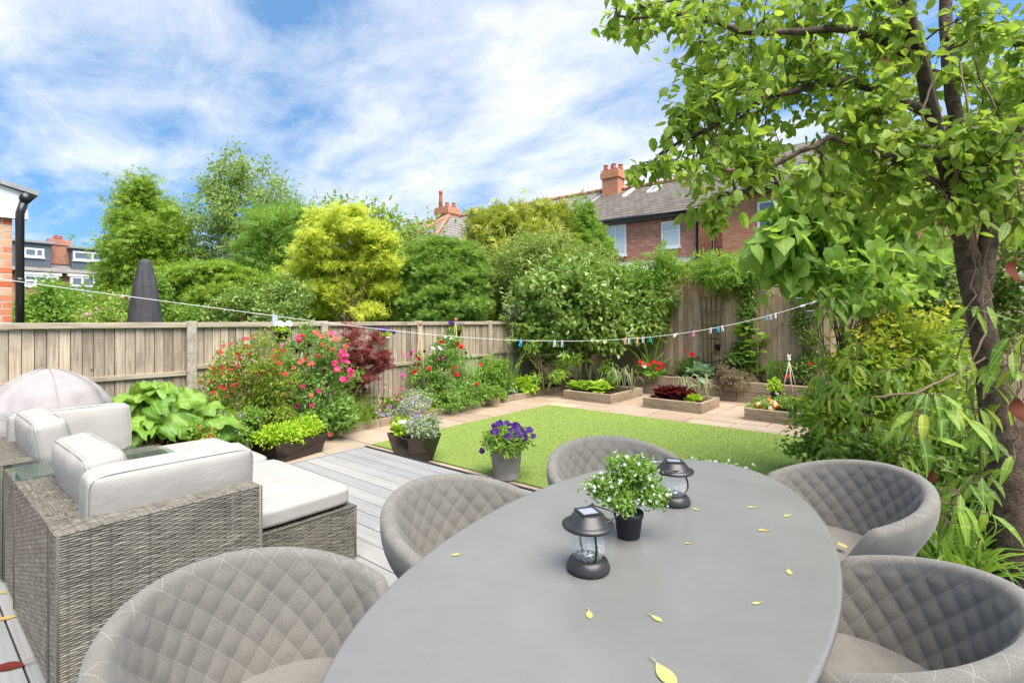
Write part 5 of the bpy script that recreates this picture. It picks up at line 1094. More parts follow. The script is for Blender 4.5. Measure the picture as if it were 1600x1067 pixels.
plant('sweet_peas', 'second sweet pea clump with red and maroon flowers below the cane with purple petunias', 'flowers', dF(695, -6.75), 695, .08,
      [(680, 565, 26, 26), (705, 550, 26, 26), (665, 590, 28, 28), (700, 590, 40, 34), (735, 590, 20, 30), (690, 620, 50, 20), (720, 618, 40, 20), (700, 530, 16, 14)], 330, 20, .085, L_OVAL, .055, 'sweetpea', 45, 5, STEM, .006, .9,
      heads=[('flower', F_TRUMP, 'red', [(716, 537), (690, 534), (650, 581), (709, 577), (713, 586), (655, 560), (743, 602), (752, 570), (720, 543), (672, 575), (700, 600), (686, 612)], .038, 2), ('flower', F_TRUMP, 'maroon', [(684, 528), (688, 545), (643, 552), (650, 557), (662, 549), (727, 552), (691, 557), (654, 570), (648, 569), (683, 564)], .03, 2), ('flower', F_TRUMP, 'white', [(697, 527), (686, 543), (678, 545), (706, 530)], .03, 2), ('flower', F_TRUMP, 'magenta', [(640, 556), (646, 549), (630, 552), (692, 560)], .028, 2)], jit=.9, shell=.7)
plant('leafy_perennial', 'fresh green leafy perennial between the second sweet peas and the blue flower', 'plant', dF(770, -6.75), 770, .08,
      [(765, 575, 18, 20), (780, 580, 18, 18), (760, 600, 24, 18), (785, 605, 18, 12)], 120, 16, .085, L_OVAL, .075, 'mid', 46, 3, STEM, .006, .8)
plant('leafy_perennial', 'lettuce green plant at the corner end of the border beside the blue flower', 'plant', dF(818, -6.6), 818, .08, [(815, 600, 13, 10), (822, 606, 12, 8), (806, 604, 10, 8)], 60, 12, .07, L_BROAD, .11, 'lime', 47, up=.6)
t = thing('iris_leaves', 'upright sword leaves of iris in front of the green perennial', 'plant', onX(745, 500, -6.62).xy.to_3d() + Vector((0, 0, .08))); blades('foliage', t, (0, 0, 0), 26, .72, .16, LM['iris'], 5, 1.7, .3, .12)
t = thing('iris_leaves', 'upright sword leaves of iris next to the blue flower head', 'plant', onX(795, 500, -6.65).xy.to_3d() + Vector((0, 0, .08))); blades('foliage', t, (0, 0, 0), 20, .82, .12, LM['iris'], 6, 1.7, .26, .1)
t = thing('blue_hydrangea', 'single round violet blue flower head at the kerb', 'flower', pt(799, 613, dX(799, -6.56)) - Vector((0, 0, .12))); rng = np.random.default_rng(9); d_ = nrm(rng.normal(size=(160, 3))); leafmesh('flower', F_FIVE, d_ * .085 + [0, 0, .12], np.cross(d_, rng.normal(size=(160, 3))), d_, .034, FM['blue'], t)
b = MB(); b.tube([(0, 0, -.05), (0, 0, .1)], .008, 6); b.build('stems', STEM, t)
t = thing('chives', 'grassy chive clump drooping over the kerb beside the pink sweet peas', 'plant', onX(560, 500, -6.52).xy.to_3d() + Vector((0, 0, .08))); blades('foliage', t, (0, 0, 0), 170, .34, .26, LM['grass'], 7, .45, .7, .55)
t = thing('chives', 'pale thin grass tuft in front of the red maple', 'plant', onX(545, 500, -6.75).xy.to_3d() + Vector((0, 0, .08))); blades('foliage', t, (0, 0, 0), 130, .5, .2, LM['herb'], 8, .45, .55, .4)
def herbs(lab, d, bp, blobs, leafk, seed, fl=None, nf=160, size=.035, T=L_OVAL, fs=.016, name='herb_clump', nc=90, nl=22, z0=.08, cat='plant', group=None):
    t, B, base = plant(name, lab, cat, d, bp, z0, blobs, nc, nl, .06, T, size, leafk, seed, 3, STEM, .003, .8, group=group, jit=.8)
    if fl:
        rng = np.random.default_rng(seed); P, O = crown_pts(B, nf, rng, .15); k = P[:, 2] > .05; P, O = P[k], O[k]; P = P + O * .02; leafmesh('blossoms', F_FIVE, P, rng.normal(size=P.shape), O + rng.normal(size=P.shape) * .4 + [0, 0, .4], fs * (.7 + .6 * rng.random(len(P))), FM[fl], t)
    return t
herbs('hazy lilac flowered herb spreading over the kerb in the middle of the border', dF(625, -6.5), 625, [(610, 648, 24, 13), (640, 636, 26, 13), (600, 655, 18, 9), (650, 630, 22, 12)], 'silver', 51, 'lavender', 420)
herbs('lower mauve thyme cushion at the front edge of the border', dF(620, -6.42), 615, [(610, 657, 20, 8), (630, 655, 18, 8), (645, 651, 10, 6)], 'herb', 52, 'lavender', 300, .025)
herbs('silvery green mound behind the lime one in the border', dF(655, -6.6), 655, [(655, 625, 18, 12), (645, 622, 14, 10)], 'silver', 53)
herbs('small round lime green mound at the kerb', dF(669, -6.5), 669, [(669, 634, 9, 12), (666, 640, 10, 9)], 'lime', 54, nc=60, T=L_OVAL, size=.03)
herbs('low white flowered plant between the lime mound and the irises', dF(705, -6.5), 705, [(700, 622, 22, 10), (715, 618, 16, 9), (690, 632, 14, 8)], 'mid', 55, 'white', 90, .05)
herbs('low pink dotted green plant at the kerb below the irises', dF(745, -6.5), 745, [(735, 618, 16, 9), (755, 612, 18, 9), (770, 612, 14, 8)], 'mid', 56, 'rose', 24, .05)
herbs('trailing mint growing over the kerb beside the paving', dF(785, -6.45), 785, [(785, 625, 9, 6), (780, 622, 8, 5)], 'mid', 57, None, 0, .045, nc=30)
herbs('lilac flowered plant just behind the end of the lime trough', dF(365, -6.4), 365, [(355, 655, 20, 12), (385, 660, 22, 10), (395, 650, 16, 12)], 'herb', 58, 'lavender', 70, .04, fs=.02)
herbs('white flowered low plant between rhubarb and lime trough', dF(365, -6.0), 365, [(360, 678, 16, 10), (378, 682, 14, 9), (345, 690, 20, 12)], 'mid', 59, 'white', 46, .05, fs=.022)
herbs('orange and yellow flowers peeping out under the rhubarb leaves', dF(308, -5.75), 308, [(308, 674, 10, 9), (318, 680, 10, 8)], 'mid', 60, 'orange', 26, .05, fs=.03, nc=30, z0=.03)
herbs('dense dark leafy plant under the pink sweet peas', dF(470, -6.5), 470, [(450, 660, 34, 22), (490, 660, 34, 22), (525, 655, 24, 18), (430, 645, 28, 22), (540, 640, 20, 22), (400, 650, 24, 20)], 'sweetpea', 61, None, 0, .06, T=L_BROAD, nc=170, nl=14)
herbs('rosy low plant of small leaves between the fuchsia and the sweet peas', dF(440, -6.4), 432, [(420, 640, 20, 14), (440, 650, 20, 12)], 'fuchsia', 62, 'pink', 9, .05, fs=.034, nc=60)
# things on and by the left fence
def fencepot(px, py, u, mat, r, h, lab, fl, seed, tilt=0, nf=12):
    p = onX(px, py, u); t = thing('hanging_pot', lab, 'pot', p, 0, 'flower pots along the left fence'); b = MB(); b.lathe([(r * .7, -h), (r, 0), (r * 1.08, 0), (r * 1.08, .02), (r * .9, .02), (r * .8, -.03)], 24); o = b.build('pot', mat, t); t.rotation_euler = (R(tilt), 0, 0)
    foliage('foliage', t, [(0, 0, .05, r * 1.2, r * 1.2, .06)], 24, 14, .04, L_OVAL, .035, LM['lime'], seed); rng = np.random.default_rng(seed)
    P = np.c_[rng.normal(size=(nf, 2)) * r * .8, .10 + .05 * rng.random(nf)]; scatter_flowers(t, 'flower', F_TRUMP, FM[fl], P, np.c_[np.full(nf, .6), rng.normal(size=nf) * .4 - .3, np.full(nf, .6)], np.full(nf, .036), seed, 1)
    b = MB(); b.tube([(-r, 0, .0), (-r - .05, 0, .10), (-r - .13, 0, .11)], .004, 5); b.build('hook', M['steel'], t); return t
fencepot(601, 528, -7.12, WP, .085, .16, 'white pot of purple petunias hung on the fence', 'purple', 3, -6)
fencepot(440, 520, -7.1, DP, .09, .12, 'dark pot of white and purple petunias on the fence top above the sweet peas', 'white', 4, 0, 14)
fencepot(713, 516, -7.1, DP, .10, .12, 'dark pot of deep purple petunias on the fence behind the second cane', 'purple', 5, 0, 18)
def cane(px, py, u, lab):
    p = onX(px, py, u); t = thing('garden_cane', lab, 'cane', (p.x, p.y, .08)); h = p.z - .08
    for k in range(3):
        b = MB(); a = k * 2.1; b.tube([(.16 * math.cos(a), .16 * math.sin(a), 0), (0, 0, h)], .007, 6); b.build('cane', CANE, t)
    b = MB(); b.lathe([(.001, -.032), (.02, -.026), (.031, -.008), (.031, .008), (.02, .026), (.001, .032)], 16, (0, 0, h + .02)); b.build('finial', M['pot'], t)
cane(657, 508, -6.95, 'cane tripod topped with a terracotta ball left of the second sweet peas'); cane(712, 501, -6.9, 'cane tripod with ball finial beside the purple petunias')
# dark metal flower ornament
p = pt(800, 486, 9.9); t = thing('metal_ornament', 'dark metal flower ornament on a rod in front of the glossy shrub', 'ornament', (p.x, p.y, .1)); b = MB(); b.tube([(-.12, .0, 0), (.02, 0, p.z - .28)], .007, 6); b.build('rod', M['steel'], t)
for k in range(7):
    a = (k - 3) * .33; e = Vector((math.cos(PHI) * math.sin(a), math.sin(PHI) * math.sin(a), math.cos(a))); b = MB(); c0 = Vector((.02, 0, p.z - .28)); P = [c0 + e * q + Vector((.04 * math.sin(q * 9), -.03 * q, 0)) for q in (0, .12, .24, .34)]; b.tube(P, [.006, .018, .02, .004], 8, True, .4); b.build('petal', M['steel'], t)
# ================================================================== pots on the paving
def boxpot(name, lab, loc, rz, w0, d0, w1, d1, h, mat, rim=.02):
    t = thing(name, lab, 'planter', loc, rz); b = MB()
    def ring(w, d, z): return [(-w / 2, -d / 2, z), (w / 2, -d / 2, z), (w / 2, d / 2, z), (-w / 2, d / 2, z)]
    vs = ring(w0, d0, 0) + ring(w1, d1, h) + ring(w1 - rim * 2, d1 - rim * 2, h) + ring(w1 - rim * 2.4, d1 - rim * 2.4, h - .07)
    fs = [(3, 2, 1, 0)] + [(k * 4 + i, k * 4 + (i + 1) % 4, k * 4 + 4 + (i + 1) % 4, k * 4 + 4 + i) for k in range(3) for i in range(4)]; b.add(vs, fs); b.build('pot', mat, t, bevel=.005)
    b = soil(-(w1 / 2 - rim * 1.25), w1 / 2 - rim * 1.25, -(d1 / 2 - rim * 1.25), d1 / 2 - rim * 1.25, h - .04, 12, 12, .01); b.build('soil', M['soil'], t); return t
GZ = m_plain('glazed_black', (.022, .017, .015), .16, .6, var=.2, scale=3, bump=0)
p0 = pt(452, 500, 6.05); tp = boxpot('trough_planter', 'glossy black trough overflowing with lime green herb beside the deck', (p0.x, p0.y, 0), R(12), .40, .62, .46, .74, .22, GZ)
foliage('foliage', tp, [(0, .0, .26, .25, .4, .10), (0, .2, .28, .2, .2, .1), (0, -.2, .28, .2, .2, .1)], 260, 18, .055, L_OVAL, .042, LM['lime'], 71, up=.8, floor=.16); b = MB(); rr = random.Random(3)
for i in range(30): x, y = rr.uniform(-.18, .18), rr.uniform(-.3, .3); b.tube([(x, y, .15), (x * 1.1, y * 1.1, .31)], .003, 4)
b.build('stems', STEM, tp)
p0 = gp(647, 719, 0); sq = boxpot('square_planter', 'square tapered black glazed planter with silvery herbs at the deck corner', (p0[0], p0[1], 0), R(-8), .30, .30, .45, .45, .31, GZ)
foliage('foliage', sq, [(.08, .05, .37, .2, .18, .09), (.14, .08, .41, .15, .14, .08)], 120, 22, .05, L_OVAL, .034, LM['silver'], 72, up=.7, floor=.26); foliage('foliage', sq, [(-.13, -.08, .34, .1, .1, .06)], 30, 12, .045, L_BROAD, .06, LM['lime'], 73, floor=.26)
rng = np.random.default_rng(74); P = np.c_[rng.normal(size=(90, 2)) * .11 + [-.02, .1], .42 + .06 * rng.random(90)]; leafmesh('blossoms', F_FIVE, P, rng.normal(size=(90, 3)), rng.normal(size=(90, 3)) + [0, 0, 1], .016, FM['lavender'], sq)
scatter_flowers(sq, 'flower', F_ROSE, FM['white'], [(-.14, -.1, .41), (-.1, -.06, .42), (-.16, -.04, .40)], [(.4, -.5, .8)] * 3, [.035] * 3, 4, 2)
URN = m_plain('urn_grey', (.25, .24, .22), .75, .3, var=.2, scale=8, bump=.2)
p0 = gp(791, 747, 0); un = thing('urn_planter', 'round grey urn of deep purple petunias on the edge of the lawn', 'planter', (p0[0], p0[1], 0))
b = MB(); b.lathe([(.115, 0), (.128, .01), (.13, .025), (.125, .035), (.135, .09), (.147, .16), (.152, .21), (.148, .245), (.152, .255), (.152, .27), (.165, .30), (.19, .325), (.193, .335), (.186, .342), (.165, .335), (.15, .30)], 48); b.build('pot', URN, un)
foliage('foliage', un, [(0, 0, .40, .2, .2, .09), (.1, -.1, .38, .14, .14, .08), (-.12, .05, .36, .14, .12, .08)], 120, 16, .06, L_OVAL, .05, LM['herb'], 75, floor=.28)
rng = np.random.default_rng(76); n = 30; a = rng.random(n) * 6.28; r = .06 + .18 * rng.random(n); P = np.c_[np.cos(a) * r, np.sin(a) * r, .55 - r * .5 + .07 * rng.random(n)]; P[:3, :] = [(-.24, -.1, .26), (-.26, .0, .40), (.25, .12, .44)]
scatter_flowers(un, 'flower', F_TRUMP, FM['purple'], P, np.c_[np.cos(a) * .5 + .5, np.sin(a) * .5 - .6, .5 + .3 * rng.random(n)], np.full(n, .037) * rng.uniform(.85, 1.15, n), 77, 1); b = MB()
for q in P: b.tube(curve_pts((q[0] * .3, q[1] * .3, .31), q, .03, 3), .003, 4)
b.build('stems', STEM, un)
# pot plant on the table
x, y, _ = tabpt(982, 838); pp = thing('pot_plant', 'small bushy plant with tiny white flowers in a black pot between the lanterns', 'plant', (x, y, TZ))
b = MB(); b.lathe([(.033, 0), (.036, .003), (.044, .066), (.0475, .068), (.048, .082), (.044, .083), (.041, .07)], 36); b.build('pot', M['black_matt'], pp)
B = [(0, 0, .17, .09, .09, .07), (.01, 0, .215, .06, .06, .05), (.05, .03, .15, .07, .06, .045), (-.05, -.04, .155, .07, .065, .045), (.08, .06, .125, .035, .035, .03), (-.085, -.07, .16, .035, .03, .03), (-.04, -.01, .235, .03, .03, .03), (.045, .04, .215, .03, .03, .035), (.02, -.08, .13, .04, .03, .03)]
foliage('foliage', pp, B, 330, 15, .017, L_OVAL, .0135, LM['potplant'], 80, floor=.085, shell=.85, up=.4, jit=.8); rng = np.random.default_rng(81); P, O = crown_pts(B, 230, rng, .12); k = P[:, 2] > .11; P, O = P[k], O[k]
leafmesh('blossoms', F_FIVE, P + O * .006, rng.normal(size=P.shape), O + rng.normal(size=P.shape) * .3, .0056 * (.6 + .7 * rng.random(len(P))), FM['white'], pp); b = MB()
for i in range(60): q = P[i]; b.tube(curve_pts((q[0] * .1, q[1] * .1, .075), q, .01, 3), .0012, 4)
b.build('stems', STEM, pp)
# daisies in a pot by the lawn edge, beyond the table
p = pt(1118, 720, 3.95); dp = thing('daisy_pot', 'pot of little white daisies showing just above the far rim of the table', 'planter', (p.x, p.y, 0)); b = MB(); b.lathe([(.13, 0), (.18, .26), (.19, .26), (.19, .29), (.165, .29), (.15, .2)], 28); b.build('pot', M['pot'], dp)
rng = np.random.default_rng(83); cdx = np.array([CP, SP, 0]); n = 36; q = (rng.random(n) - .5) * .46; P = cdx * q[:, None] + np.c_[rng.normal(size=(n, 2)) * .06, p.z - .01 - .05 * (q + .23) + .02 * rng.random(n)]
P[:, 2] = p.z + .01 - .10 * (q + .23) + rng.normal(size=n) * .012
foliage('foliage', dp, [(0, 0, p.z - .12, .22, .18, .07)], 70, 16, .05, L_OVAL, .035, LM['mid'], 84, floor=.25); scatter_flowers(dp, 'flower', F_DAISY, FM['white'], P, np.c_[np.full(n, .3), np.full(n, -.4), np.ones(n)] + rng.normal(size=(n, 3)) * .2, np.full(n, .016), 85, 1); b = MB()
for r_ in P: b.tube([(r_[0] * .4, r_[1] * .4, .27), r_], .0016, 4)
b.build('stems', STEM, dp)
# ================================================================== vegetable beds and raised bed
def rosette(name, lab, cat, px, d, z, n, size, T, mat, seed, tilt=(.15, 1.1), group=None, smooth=False, width=None):
    p = pt(px, 500, d); t = thing(name, lab, cat, (p.x, p.y, z), 0, group); rng = np.random.default_rng(seed); k = rng.random(n); a = np.arange(n) * 2.4 + rng.random(n) * .5; el = tilt[0] + (tilt[1] - tilt[0]) * k
    D = np.c_[np.cos(a) * np.cos(el), np.sin(a) * np.cos(el), np.sin(el)]; Nn = np.c_[-np.cos(a) * np.sin(el), -np.sin(a) * np.sin(el), np.cos(el)]; P = np.c_[np.cos(a), np.sin(a), np.zeros(n)] * .015 * size / .1
    leafmesh('foliage', T, P, D, Nn, size * (.7 + .5 * rng.random(n)), LM[mat] if isinstance(mat, str) else mat, t, smooth, width=width, curl=.2)
    b = MB(); b.lathe([(size * .10, -.02), (size * .08, size * .2)], 8); b.build('stem', STEM, t); return t
d1 = lambda px, v: dY(px, v)
for px, v, s, lab in ((902, 9.12, .22, 'lime green lettuce at the left corner of the onion bed'), (912, 9.25, .20, 'smaller green lettuce behind the corner one in the onion bed'), (938, 9.12, .24, 'biggest lime green lettuce at the front of the onion bed'), (925, 9.3, .2, 'lettuce half hidden between the two front lettuces')):
    rosette('lettuce', lab, 'lettuce', px, d1(px, v), .14, 60, s * 1.0, L_BROAD, 'lettuce', int(px), (.5, 1.5), 'green lettuces in the onion bed', width=1.5)
def onion(px, v, z, h, seed, lab, grp, k=4, droop=1.0):
    p = pt(px, 500, d1(px, v)); rr = random.Random(seed); t = thing('onion_plant', lab, 'plant', (p.x, p.y, z), 0, grp)
    for i in range(k):
        a = rr.uniform(0, 6.28); hh = h * rr.uniform(.65, 1.1); r = .05 + .05 * rr.random(); e = rr.uniform(.10, .22) * droop; c, s = math.cos(a), math.sin(a); b = MB()
        b.tube([(0, 0, 0), (c * r * .3, s * r * .3, hh * .45), (c * r, s * r, hh * .92), (c * (r + e * .35), s * (r + e * .35), hh * (1.0 if droop > .5 else 1.1)), (c * (r + e * .8), s * (r + e * .8), hh * (.78 if droop > .5 else 1.18)), (c * (r + e), s * (r + e), hh * (.45 if droop > .5 else 1.24))], [.008, .0085, .008, .006, .0045, .002], 6, True, .5); b.build('leaf', LM['onion'], t)
for i, (px, v) in enumerate(((900, 9.5), (910, 9.7), (922, 9.6), (934, 9.8), (945, 9.55), (952, 9.8), (960, 9.6), (968, 9.85), (975, 9.5), (983, 9.75), (988, 9.5), (966, 9.4))):
    onion(px, v, .14, .50, i, 'onion plant with folded drooping stalks in the bed of green lettuces', 'onion plants in the lettuce bed')
plant('leafy_vegetable', 'bushy light green vegetable amid the onion stalks', 'plant', d1(950, 9.6), 950, .14, [(948, 575, 10, 14), (955, 590, 12, 12), (945, 600, 14, 8)], 60, 12, .06, L_OVAL, .06, 'mid', 91, 2, STEM, .004)
for px, v, s, lab in ((1038, 9.16, .22, 'dark red lettuce at the left of the middle bed'), (1060, 9.15, .24, 'tallest dark red lettuce in the middle bed'), (1072, 9.35, .2, 'dark red lettuce at the back of the middle bed')):
    rosette('red_lettuce', lab, 'lettuce', px, d1(px, v), .14, 64, s * 1.1, L_BROAD, 'redlettuce', int(px), (.35, 1.55), 'red lettuces in the middle bed', width=1.3)
rosette('lettuce', 'frilly yellow green lettuce beside the dark red ones', 'lettuce', 1083, d1(1083, 9.08), .14, 34, .17, L_BROAD, 'lime', 92, (.2, 1.3))
for px, v, lab in ((1070, 9.55, 'onion plant behind the dark red lettuces'), (1096, 9.3, 'onion plant hanging over the right side of the middle bed'), (1104, 9.2, 'onion plant with leaves trailing on to the paving'), (1062, 9.6, 'onion plant at the back left of the middle bed')):
    onion(px, v, .14, .46, int(px), lab, 'onion plants in the middle bed', 5, 1.5)
# raised bed planting
plant('geraniums', 'scarlet flowered geranium above the sleeper wall left of the hosta', 'flowers', 11.2, 1018, .38, [(1005, 578, 12, 8), (1030, 580, 12, 8), (1018, 585, 20, 6)], 50, 14, .07, L_BROAD, .06, 'mid', 93, 3, STEM, .004)
pgr = [(1000, 566), (1013, 570), (1022, 566), (1030, 568), (1034, 572), (1028, 576), (1003, 571)]
t = thing('geranium_blooms', 'scarlet blooms held above the geranium leaves', 'flowers', (0, 0, 0)); scatter_flowers(t, 'flower', F_ROSE, FM['red'], [pt(x, y, 11.05) for x, y in pgr], [(.5, -.6, .5)] * 7, [.052] * 7, 2, 3); scatter_flowers(t, 'flower', F_ROSE, FM['white'], [pt(1007, 573, 11.0)], [(.5, -.6, .5)], [.045], 3, 3)
b = MB()
for x, y in pgr: b.tube([pt(x, y + 14, 11.1), pt(x, y, 11.05)], .004, 5)
b.build('stems', STEM, t)
t = thing('strap_plant', 'fan of long green strap leaves behind the scarlet geranium', 'plant', pt(1012, 500, 11.3).xy.to_3d() + Vector((0, 0, .38))); blades('foliage', t, (0, 0, 0), 26, .95, .1, LM['iris'], 12, 1.9, .9, .5)
plant('poppy', 'red poppy flower standing above dark leaves left of the trellis', 'flowers', 11.2, 1080, .38, [(1075, 568, 14, 8), (1090, 568, 12, 7), (1065, 575, 12, 7)], 60, 14, .06, L_LANCE, .09, 'dark', 94, 2, STEM, .004)
t = thing('poppy_bloom', 'two red blooms on thin stalks over the dark leaves', 'flowers', (0, 0, 0)); scatter_flowers(t, 'flower', F_ROSE, FM['red'], [pt(1081, 555, 11.1), pt(1070, 549, 11.2)], [(.5, -.6, .6), (.2, -.3, 1)], [.07, .04], 5, 2); b = MB(); b.tube([pt(1081, 575, 11.1), pt(1081, 556, 11.1)], .004, 5); b.tube([pt(1071, 575, 11.2), pt(1070, 550, 11.2)], .004, 5); b.build('stems', STEM, t)
rosette('hosta', 'blue grey hosta mound at the edge of the sleeper wall', 'plant', 1094, dY(1094, 10.78), .42, 46, .30, L_BROAD, 'hosta', 95, (.15, 1.1), smooth=True)
plant('heather', 'bronze pink heather mound spilling over the sleeper wall', 'plant', dY(1150, 10.68), 1150, .36, [(1140, 588, 20, 13), (1160, 590, 20, 13), (1150, 597, 28, 12), (1130, 580, 10, 10), (1172, 596, 12, 9)], 330, 22, .06, L_OVAL, .035, 'heather', 96, 3, BK2, .004, floor=-.3)
plant('purple_shrub', 'thin purplish leaved shrub between the trellis foot and the heather', 'shrub', dY(1140, 11.1), 1140, .38, [(1128, 565, 10, 10), (1140, 570, 12, 9)], 50, 12, .06, L_OVAL, .045, 'heather', 97, 2, BK2, .004)
for px, py, seed, lab in ((1163, 512, 1, 'tall leafy stalk left of two growing before the back fence'), (1182, 520, 2, 'tall leafy stalk right of two growing before the back fence')):
    d = dY(px, 11.02); p = pt(px, 500, d); t = thing('tall_stalk', lab, 'plant', (p.x, p.y, .38)); h = pt(px, py, d).z - .38; rr = random.Random(seed); b = MB(); b.tube(curve_pts((0, 0, 0), (.03, 0, h), 0, 6, seed, .015), [.02, .02, .018, .017, .015, .013, .01], 8); b.build('stem', STEM, t)
    rng = np.random.default_rng(seed); n = 26; z = h * (.1 + .92 * rng.random(n) ** .7); a = rng.random(n) * 6.28; leafmesh('foliage', L_BROAD, np.c_[np.cos(a) * .06, np.sin(a) * .06, z], np.c_[np.cos(a), np.sin(a), .1 + .4 * rng.random(n)], np.c_[np.zeros((n, 2)), np.ones(n)] + rng.normal(size=(n, 3)) * .3, .19 + .07 * rng.random(n), LM['mid'], t)
plant('dark_perennial', 'dark leafy perennial at the foot of the tall stalks', 'plant', dY(1160, 11.05), 1150, .38, [(1150, 560, 14, 12), (1175, 575, 14, 14), (1160, 585, 14, 8)], 80, 12, .09, L_OVAL, .085, 'dark', 98, 2, STEM, .006)
t = thing('iris_leaves', 'upright blue green leaf clump above the black pot', 'plant', pt(1203, 500, dY(1203, 10.95)).xy.to_3d() + Vector((0, 0, .38))); blades('foliage', t, (0, 0, 0), 16, .5, .08, LM['iris'], 13, 2.2, .2, .1)
plant('shade_plant', 'dark low plants along the back fence behind the wigwam', 'plant', dY(1245, 11.08), 1240, .38, [(1225, 580, 18, 12), (1250, 575, 20, 16), (1275, 570, 20, 20)], 90, 12, .09, L_OVAL, .075, 'dark', 99, heads=[('flower', F_ROSE, 'red', 3, .05, 2)])
bp_ = pt(1212, 500, dY(1212, 10.12)); bt = boxpot('black_pot', 'small square black nursery pot with white tag behind the orange flowers', (bp_.x, bp_.y, .15), R(10), .13, .13, .18, .18, .19, DP, .008); foliage('foliage', bt, [(0, 0, .27, .09, .09, .1)], 36, 10, .05, L_OVAL, .05, LM['lime'], 101, floor=.15)
b = MB(); b.box((.03, -.0868, .14), (.05, .002, .035)); b.build('tag', M['white_paint'], bt)
wp = pt(1233, 500, 9.25); wg = thing('cane_wigwam', 'wigwam of pale canes tied at the top in the right hand bed', 'plant support', (wp.x, wp.y, .15)); hgt = pt(1233, 558, 9.25).z - .15
for k in range(5):
    a = k * 1.257 + .3; b = MB(); b.tube([(.17 * math.cos(a), .17 * math.sin(a), 0), (-.03 * math.cos(a), -.03 * math.sin(a), hgt + .05)], .006, 6); b.build('cane', m_plain('pale_cane', (.55, .45, .36), .7, .2, bump=0) if k == 0 else bpy.data.materials['pale_cane'], wg)
b = MB(); b.lathe([(.03, hgt - .05), (.03, hgt - .02)], 10, cap=False); b.build('tie', M['white_paint'], wg)
plant('orange_flowers', 'orange and cream bedding flowers in the right hand timber bed', 'flowers', d1(1205, 9.15), 1205, .15, [(1196, 632, 14, 7), (1215, 632, 14, 7), (1178, 636, 10, 5)], 50, 12, .06, L_OVAL, .05, 'herb', 102, heads=[('flower', F_ROSE, 'orange', 10, .05, 2), ('flower', F_ROSE, 'white', 6, .045, 2)])
plant('bed_seedlings', 'low green seedlings under the wigwam canes', 'plant', d1(1245, 9.2), 1245, .15, [(1235, 630, 16, 8), (1258, 630, 14, 8)], 60, 12, .06, L_OVAL, .05, 'mid', 103)
# ================================================================== right hand side: tree, climbers and bushes
def pth(L_): return [pt(*q) for q in L_]
BKD = m_plain('dark_bark', (.088, .060, .043), .9, .25, var=.6, scale=22, bump=1.0, bscale=70)
TB = pt(1588, 500, 3.05); tree = thing('apple_tree', 'rough barked garden tree on the right with its leafy boughs reaching over the garden', 'tree', (TB.x, TB.y, .02)); TBV = Vector((TB.x, TB.y, .02))
trunk = MB()
def limb(L_, r0, r1, n=10, seed=0, wob=.006):
    P = [q - TBV for q in pth(L_)]; out = []; rr = random.Random(seed)
    for i in range(len(P) - 1):
        for k in range(4): out.append(P[i].lerp(P[i + 1], k / 4) + Vector((rr.uniform(-1, 1), rr.uniform(-1, 1), rr.uniform(-1, 1))) * wob)
    out.append(P[-1]); m = len(out) - 1; trunk.tube(out, [(r0 + (r1 - r0) * (i / m) ** .8) * (1 + rr.uniform(-.05, .05)) for i in range(m + 1)], n); return out
P = [q - TBV for q in pth([(1590, 925, 3.05), (1586, 880, 3.05), (1578, 800, 3.05), (1566, 700, 3.04), (1550, 600, 3.02), (1533, 500, 3.0), (1516, 420, 3.0)])]
trunk.tube(P, [.16, .124, .106, .090, .074, .063, .068], 18)
limbs = []
limbs.append(limb([(1516, 430, 3.0), (1494, 320, 2.98), (1464, 210, 2.92), (1440, 100, 2.84), (1412, 0, 2.75), (1380, -140, 2.6)], .055, .028, 14, 1))
limbs.append(limb([(1516, 420, 3.02), (1506, 330, 3.1), (1496, 200, 3.2), (1480, 100, 3.25), (1478, 0, 3.3), (1470, -160, 3.35)], .044, .032, 12, 2))
limbs.append(limb([(1530, 470, 3.0), (1552, 340, 3.0), (1578, 260, 2.98), (1600, 160, 2.95), (1640, 40, 2.9)], .05, .034, 12, 3))
limbs.append(limb([(1438, 90, 2.84), (1330, 45, 2.75), (1180, 55, 2.7), (1070, 25, 2.75), (965, 25, 2.85)], .028, .006, 8, 4, .012))
limbs.append(limb([(1458, 185, 2.9), (1330, 125, 2.8), (1210, 145, 2.72), (1125, 190, 2.72), (1050, 230, 2.8), (1010, 258, 2.85)], .028, .005, 8, 5, .012))
limbs.append(limb([(1490, 300, 2.95), (1400, 250, 2.75), (1300, 215, 2.65), (1200, 265, 2.7), (1135, 320, 2.75), (1115, 350, 2.8)], .024, .005, 8, 6, .012))
limbs.append(limb([(1420, 20, 2.76), (1270, -40, 2.7), (1120, -10, 2.75), (1000, 10, 2.8)], .025, .006, 8, 7, .012))
limbs.append(limb([(1480, 60, 3.25), (1540, 40, 3.1), (1590, 60, 3.0), (1630, 90, 2.9)], .025, .008, 8, 8, .012))
limbs.append(limb([(1478, 120, 3.25), (1380, 100, 3.6), (1250, 120, 3.9), (1130, 150, 4.1)], .028, .006, 8, 9, .012))
limbs.append(limb([(1500, 240, 3.2), (1420, 230, 3.6), (1320, 260, 3.8), (1220, 290, 4.0)], .024, .006, 8, 10, .012))
limbs.append(limb([(1490, 210, 3.22), (1540, 180, 3.5), (1600, 200, 3.6), (1640, 210, 3.7)], .022, .008, 8, 11, .012))
